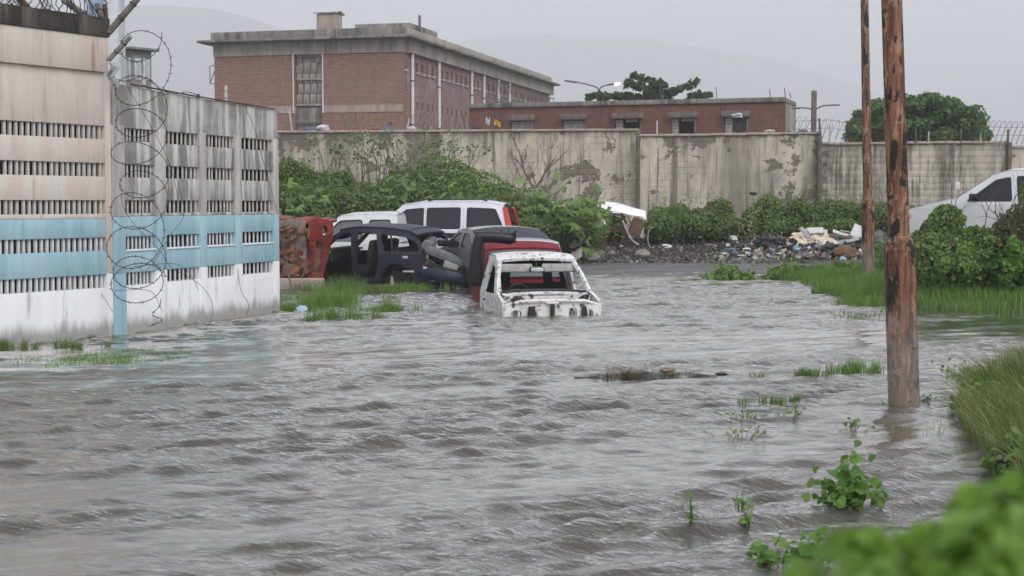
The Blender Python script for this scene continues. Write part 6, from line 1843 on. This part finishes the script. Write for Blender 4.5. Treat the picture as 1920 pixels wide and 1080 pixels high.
# loose litter on the heap
N_ = 300
lx_ = np.concatenate([rng.normal(1530, 45, 180), rng.uniform(1340, 1620, 120)])
py_ = rng.uniform(446, 484, N_)
Yl = 43.2 - (py_ - 446) * .055
base_ = np.array([at(a, b, c)[:] for a, b, c in zip(lx_, py_, Yl)])
base_[:, 2] = np.maximum(base_[:, 2], height(base_[:, 0], base_[:, 1]) + .01)
base_[180:, 2] = height(base_[180:, 0], base_[180:, 1]) + .02
gu, gv = np.meshgrid(np.linspace(-.5, .5, 4), np.linspace(-.5, .5, 3)); tu = np.stack([gu.ravel(), gv.ravel()], 1)
Vl, Fl = [], []
for k in range(N_):
    w_, h_ = rng.uniform(.07, .34), rng.uniform(.04, .18)
    q, _r = np.linalg.qr(rng.normal(size=(3, 3)))
    if rng.random() < .6: q = np.linalg.qr(np.c_[rng.normal(size=2).tolist() + [rng.normal(0, .3)], rng.normal(size=2).tolist() + [rng.normal(0, .3)], [0, 0, 1]])[0]
    bend_ = .06 * np.sin(tu[:, 0] * rng.uniform(2, 6) + rng.uniform(0, 6)) + .03 * np.sin(tu[:, 1] * 5 + k)
    Vl.append(base_[k] + (tu[:, :1] * w_) * q[:, 0] + (tu[:, 1:] * h_) * q[:, 1] + bend_[:, None] * q[:, 2])
    for i in range(2):
        for j in range(3):
            a0 = k * 12 + i * 4 + j; Fl.append((a0, a0 + 1, a0 + 5, a0 + 4))
M_lit = attrmat('litter_bits', [(.58, .58, .57), (.05, .05, .05), (.4, .36, .31), (.2, .2, .2), (.10, .13, .2), (.1, .08, .06), (.66, .66, .66), (.4, .39, .37), (.2, .13, .08), (.045, .042, .04), (.07, .065, .06), (.4, .38, .44), (.3, .48, .62), (.55, .53, .5), (.12, .1, .085), (.25, .07, .06)], .6)
props(link_mesh('litter', mesh_np('litter', np.concatenate(Vl), np.array(Fl), M_lit, True, np.repeat(rng.random(N_), 12))), 'jumble of wrappers, rags and torn plastic strewn over the heap', 'litter', kind='stuff')

# dumped car parts
p = at(1162, 396, 43.6)
dp_ = thing('car_panel', 'dumped white car wing lying in the creeper before the wall', 'car panel', p)
MB().sheet(lambda u, v_: ((u - .5) * 1.5, -.2 + .4 * v_, .12 - .2 * u + .16 * math.sin(v_ * math.pi) + .06 * math.sin(u * 4.5) - .10 * (v_ < .2)), 20, 8, -.03).build('wing_skin', P_white, dp_)
MB().sheet(lambda u, v_: (.3 + .4 * u, -.2 - .03 * u, -.16 - .02 * u + .16 * v_ * (1 - .3 * u) - .1), 6, 4, -.02).build('torn_edge', P_chip, dp_)
MB().tube(smooth_path([(-.9, -.2, .2), (-.6, -.3, .05), (-.35, -.28, -.02), (0, -.3, -.05)]), .03, 6).build('bent_rim', P_white, dp_)
p = at(1085, 462, 33.6)
bb2 = thing('black_bumper', 'curved black bumper end standing up behind the coupe', 'bumper', p)
MB().sheet(lambda u, v_: (-.20 + .42 * u ** .8, -.08 * math.sin(v_ * 3), -.12 + .36 * u ** 1.8 + .17 * v_ * (1 - .55 * u)), 14, 6, -.04).build('bumper_skin', P_blackp, bb2)
MB().sheet(lambda u, v_: (-.16 + .24 * u, .04, -.35 + .3 * v_ + .12 * u), 6, 4, -.03).build('inner_pad', P_trim, bb2)
p = on(1160, 462)
jk = thing('junk_heap', 'rusty machine carcass with a dark hollow left of the creeper bushes', 'scrap', p)
MB().panel(rounded([(-.5, 0), (.25, 0), (.3, .45), (.05, .62), (-.42, .5)], .1), [rounded([(-.38, .08), (.08, .08), (.1, .40), (-.32, .40)], .08)], lambda u, w_: (u, .05 * math.sin(u * 5), w_), .4).build('casing', M_junk, jk)
MB().box((-.12, .32, .25), (.6, .05, .5)).build('casing_back', M_junk, jk)
MB().box((.52, .1, .55), (.36, .3, .55), ry=.35, bev=.03).build('rusty_box', plain('brown_tin', (.15, .085, .055), .8, .4, 6), jk)
MB().tube(smooth_path([(.1, -.1, .75), (.2, -.15, .5), (.35, -.2, .2), (.55, -.25, .05)]), .035, 6).build('pale_hose', P_trim, jk)
MB().tube([(.95 + .12 * math.cos(a), -.1, .25 + .3 * math.sin(a)) for a in np.linspace(1.2, 5.2, 14)], .02, 6).build('hoop', P_trim, jk)
MB().box((-.6, -.1, .5), (.6, .1, .04), ry=-.15, bev=.01).build('tan_plank', plain('tan_wood', (.3, .23, .15), .8), jk)
p = at(1127, 427, 42.6); crumple('white_bag', 'white plastic bag in the castor leaves', 'bag', p, (.36, .3, .4), M_cl['white'], 71, .8)
gs = thing('garden_light', 'small dark lamp head on a thin stake before the bare wall patch', 'lamp', on(1412, 400) if False else Vector((at(1412, 380, 45.6).x, 45.6, .6)))
zz = zat(363, 45.6) - .6
MB().tube([(0, 0, -.1), (0, 0, zz)], .014, 5).build('stake', M_steel, gs)
MB().box((0, 0, zz), (.22, .16, .09), ry=.1, bev=.03).build('lamp_head', P_blackp, gs)
q = at(1795, 348, 45.8)
props(MB().box((0, 0, 0), (.13, .08, .24), bev=.01).build('meter_box', P_white, None, loc=q), 'small white box on the block wall beside the pickup', 'box')

# ------------------------------------------------------------------ things at the left corner and in the water
q = gz(548, 545)
props(MB().box((0, 0, .1), (1.3, .5, .22), bev=.02).build('concrete_kerb', M_band, None, loc=(q.x - .1, 29.3, 0), rot=(0, 0, .05)), 'pale concrete kerb under the red wreck', 'kerb')
crumple('plastic_jug', 'pale blue plastic jug in the grass at the wall end', 'jug', gz(566, 583) + Vector((0, 0, -.02)), (.22, .2, .14), plain('pale_blue_plastic', (.38, .52, .58), .4), 61, .8)
crumple('broken_block', 'grey broken block behind the plastic jug', 'stone', gz(552, 574) + Vector((0, 0, -.03)), (.5, .3, .2), M_rock, 64, .7)
p = gz(735, 538)
props(MB().panel([(-.05, -.1), (.07, -.1), (.02, .2), (-.02, .22)], [], lambda u, w_: (u, 0, w_), .03).build('broken_stake', M_boardg, None, loc=p + Vector((0, 0, 0))), 'grey broken slat standing before the wagon wheel', 'board')
M_tarp = plain('wet_tarp', (.045, .042, .038), .35, .35, 10, bump=.3)
p = gz(1215, 708)
def tarp(u, v_):
    x = (u - .5) * 1.62
    e = math.sin(math.pi * min(1, max(0, u))) ** .6
    return (x, (v_ - .5) * .22 * e, -.02 + (.042 + .03 * math.sin(u * 17) + .015 * math.sin(u * 41)) * math.sin(v_ * math.pi) * e)
props(MB().sheet(tarp, 60, 8, -.012).build('sunken_tarp', M_tarp, None, loc=p), 'long dark tarpaulin ridge just breaking the water surface', 'tarpaulin')
crumple('plastic_wrap', 'pale crumpled plastic at the right end of the sunken tarpaulin', 'rubbish', gz(1318, 706) + Vector((0, 0, .01)), (.26, .12, .13), plain('dirty_white', (.36, .35, .34), .5, .4, 14), 81, .6)
crumple('plastic_wrap', 'dark crumpled plastic tip right of the pale one', 'rubbish', gz(1352, 704), (.16, .1, .07), M_bag, 82, .6)
crumple('dry_brush', 'tan matted straw on the middle of the tarpaulin', 'rubbish', gz(1250, 704) + Vector((0, 0, .04)), (.28, .14, .07), plain('straw', (.24, .18, .115), .95, .4, 20, bump=.6), 83, .7)
tuft('reddish dry brush on the left of the sunken tarpaulin', 1172, 709, 420, .15, .004, leafmat('dry_brush', (.13, .07, .045), (.22, .13, .085)), .10, .04, bend=1.2, name='dry_brush')
for k, (px_, py_, n_) in enumerate(((1110, 709, 90), (1205, 706, 160), (1275, 706, 150), (1300, 703, 60))):
    tuft(['thin brown twigs at the left tip of the tarpaulin', 'matted brown twigs left of the straw', 'matted brown twigs right of the straw', 'few twigs by the pale plastic'][k], px_, py_, n_, .09, .004, leafmat('wet_twig', (.05, .035, .025), (.15, .105, .07)), .09, .04, bend=1.3, name='dry_brush')
tuft('few bare stalks rising from the tarpaulin', 1222, 705, 14, .2, .004, leafmat('bare_stalk', (.06, .045, .035), (.1, .08, .06)), .04, .03, bend=1.0, name='bare_stalk')
# ------------------------------------------------------------------ repeats of a kind share a group
GROUPS = {'grass_tuft': 'grass tufts standing in the flood', 'water_weed': 'leafy weeds in the flood water', 'scrap': 'bits of rubbish on the heap', 'board': 'boards dumped on the heap', 'stone': 'stones at the water and gravel edge',
          'fence_post': 'posts on top of the louvred walls', 'razor_wire': 'razor wire coils', 'loose_wire': 'loose wires hanging on the louvred walls', 'barbed_wire': 'barbed strands on the walls', 'wall_picket': 'pickets on the perimeter wall',
          'rag_bundle': 'rags on the perimeter wall', 'cloth_scrap': 'cloth scraps snagged in wire', 'bush': 'bushes around the lot', 'flooded_cab': 'pickup cabs standing in the flood', 'pickup': 'white pickups', 'perimeter_wall': 'stretches of the perimeter wall',
          'louvred_wall': 'louvred compound walls', 'buttress': 'buttresses of the perimeter wall', 'lamp_post': 'rusty lamp posts', 'castor_plant': 'big-leaved plants in the thicket', 'bare_shrub': 'twiggy shrubs along the wall', 'rubbish_bag': 'black rubbish bags',
          'earth_pile': 'dark earth piles', 'weed_clump': 'leafy clumps before the lane', 'plastic_wrap': 'crumpled plastic on the tarpaulin', 'hill': 'misty hills'}
for o in SC.objects:
    stem_ = o.name.split('.')[0]
    if o.parent is None and stem_ in GROUPS and 'group' not in o:
        o['group'] = GROUPS[stem_]
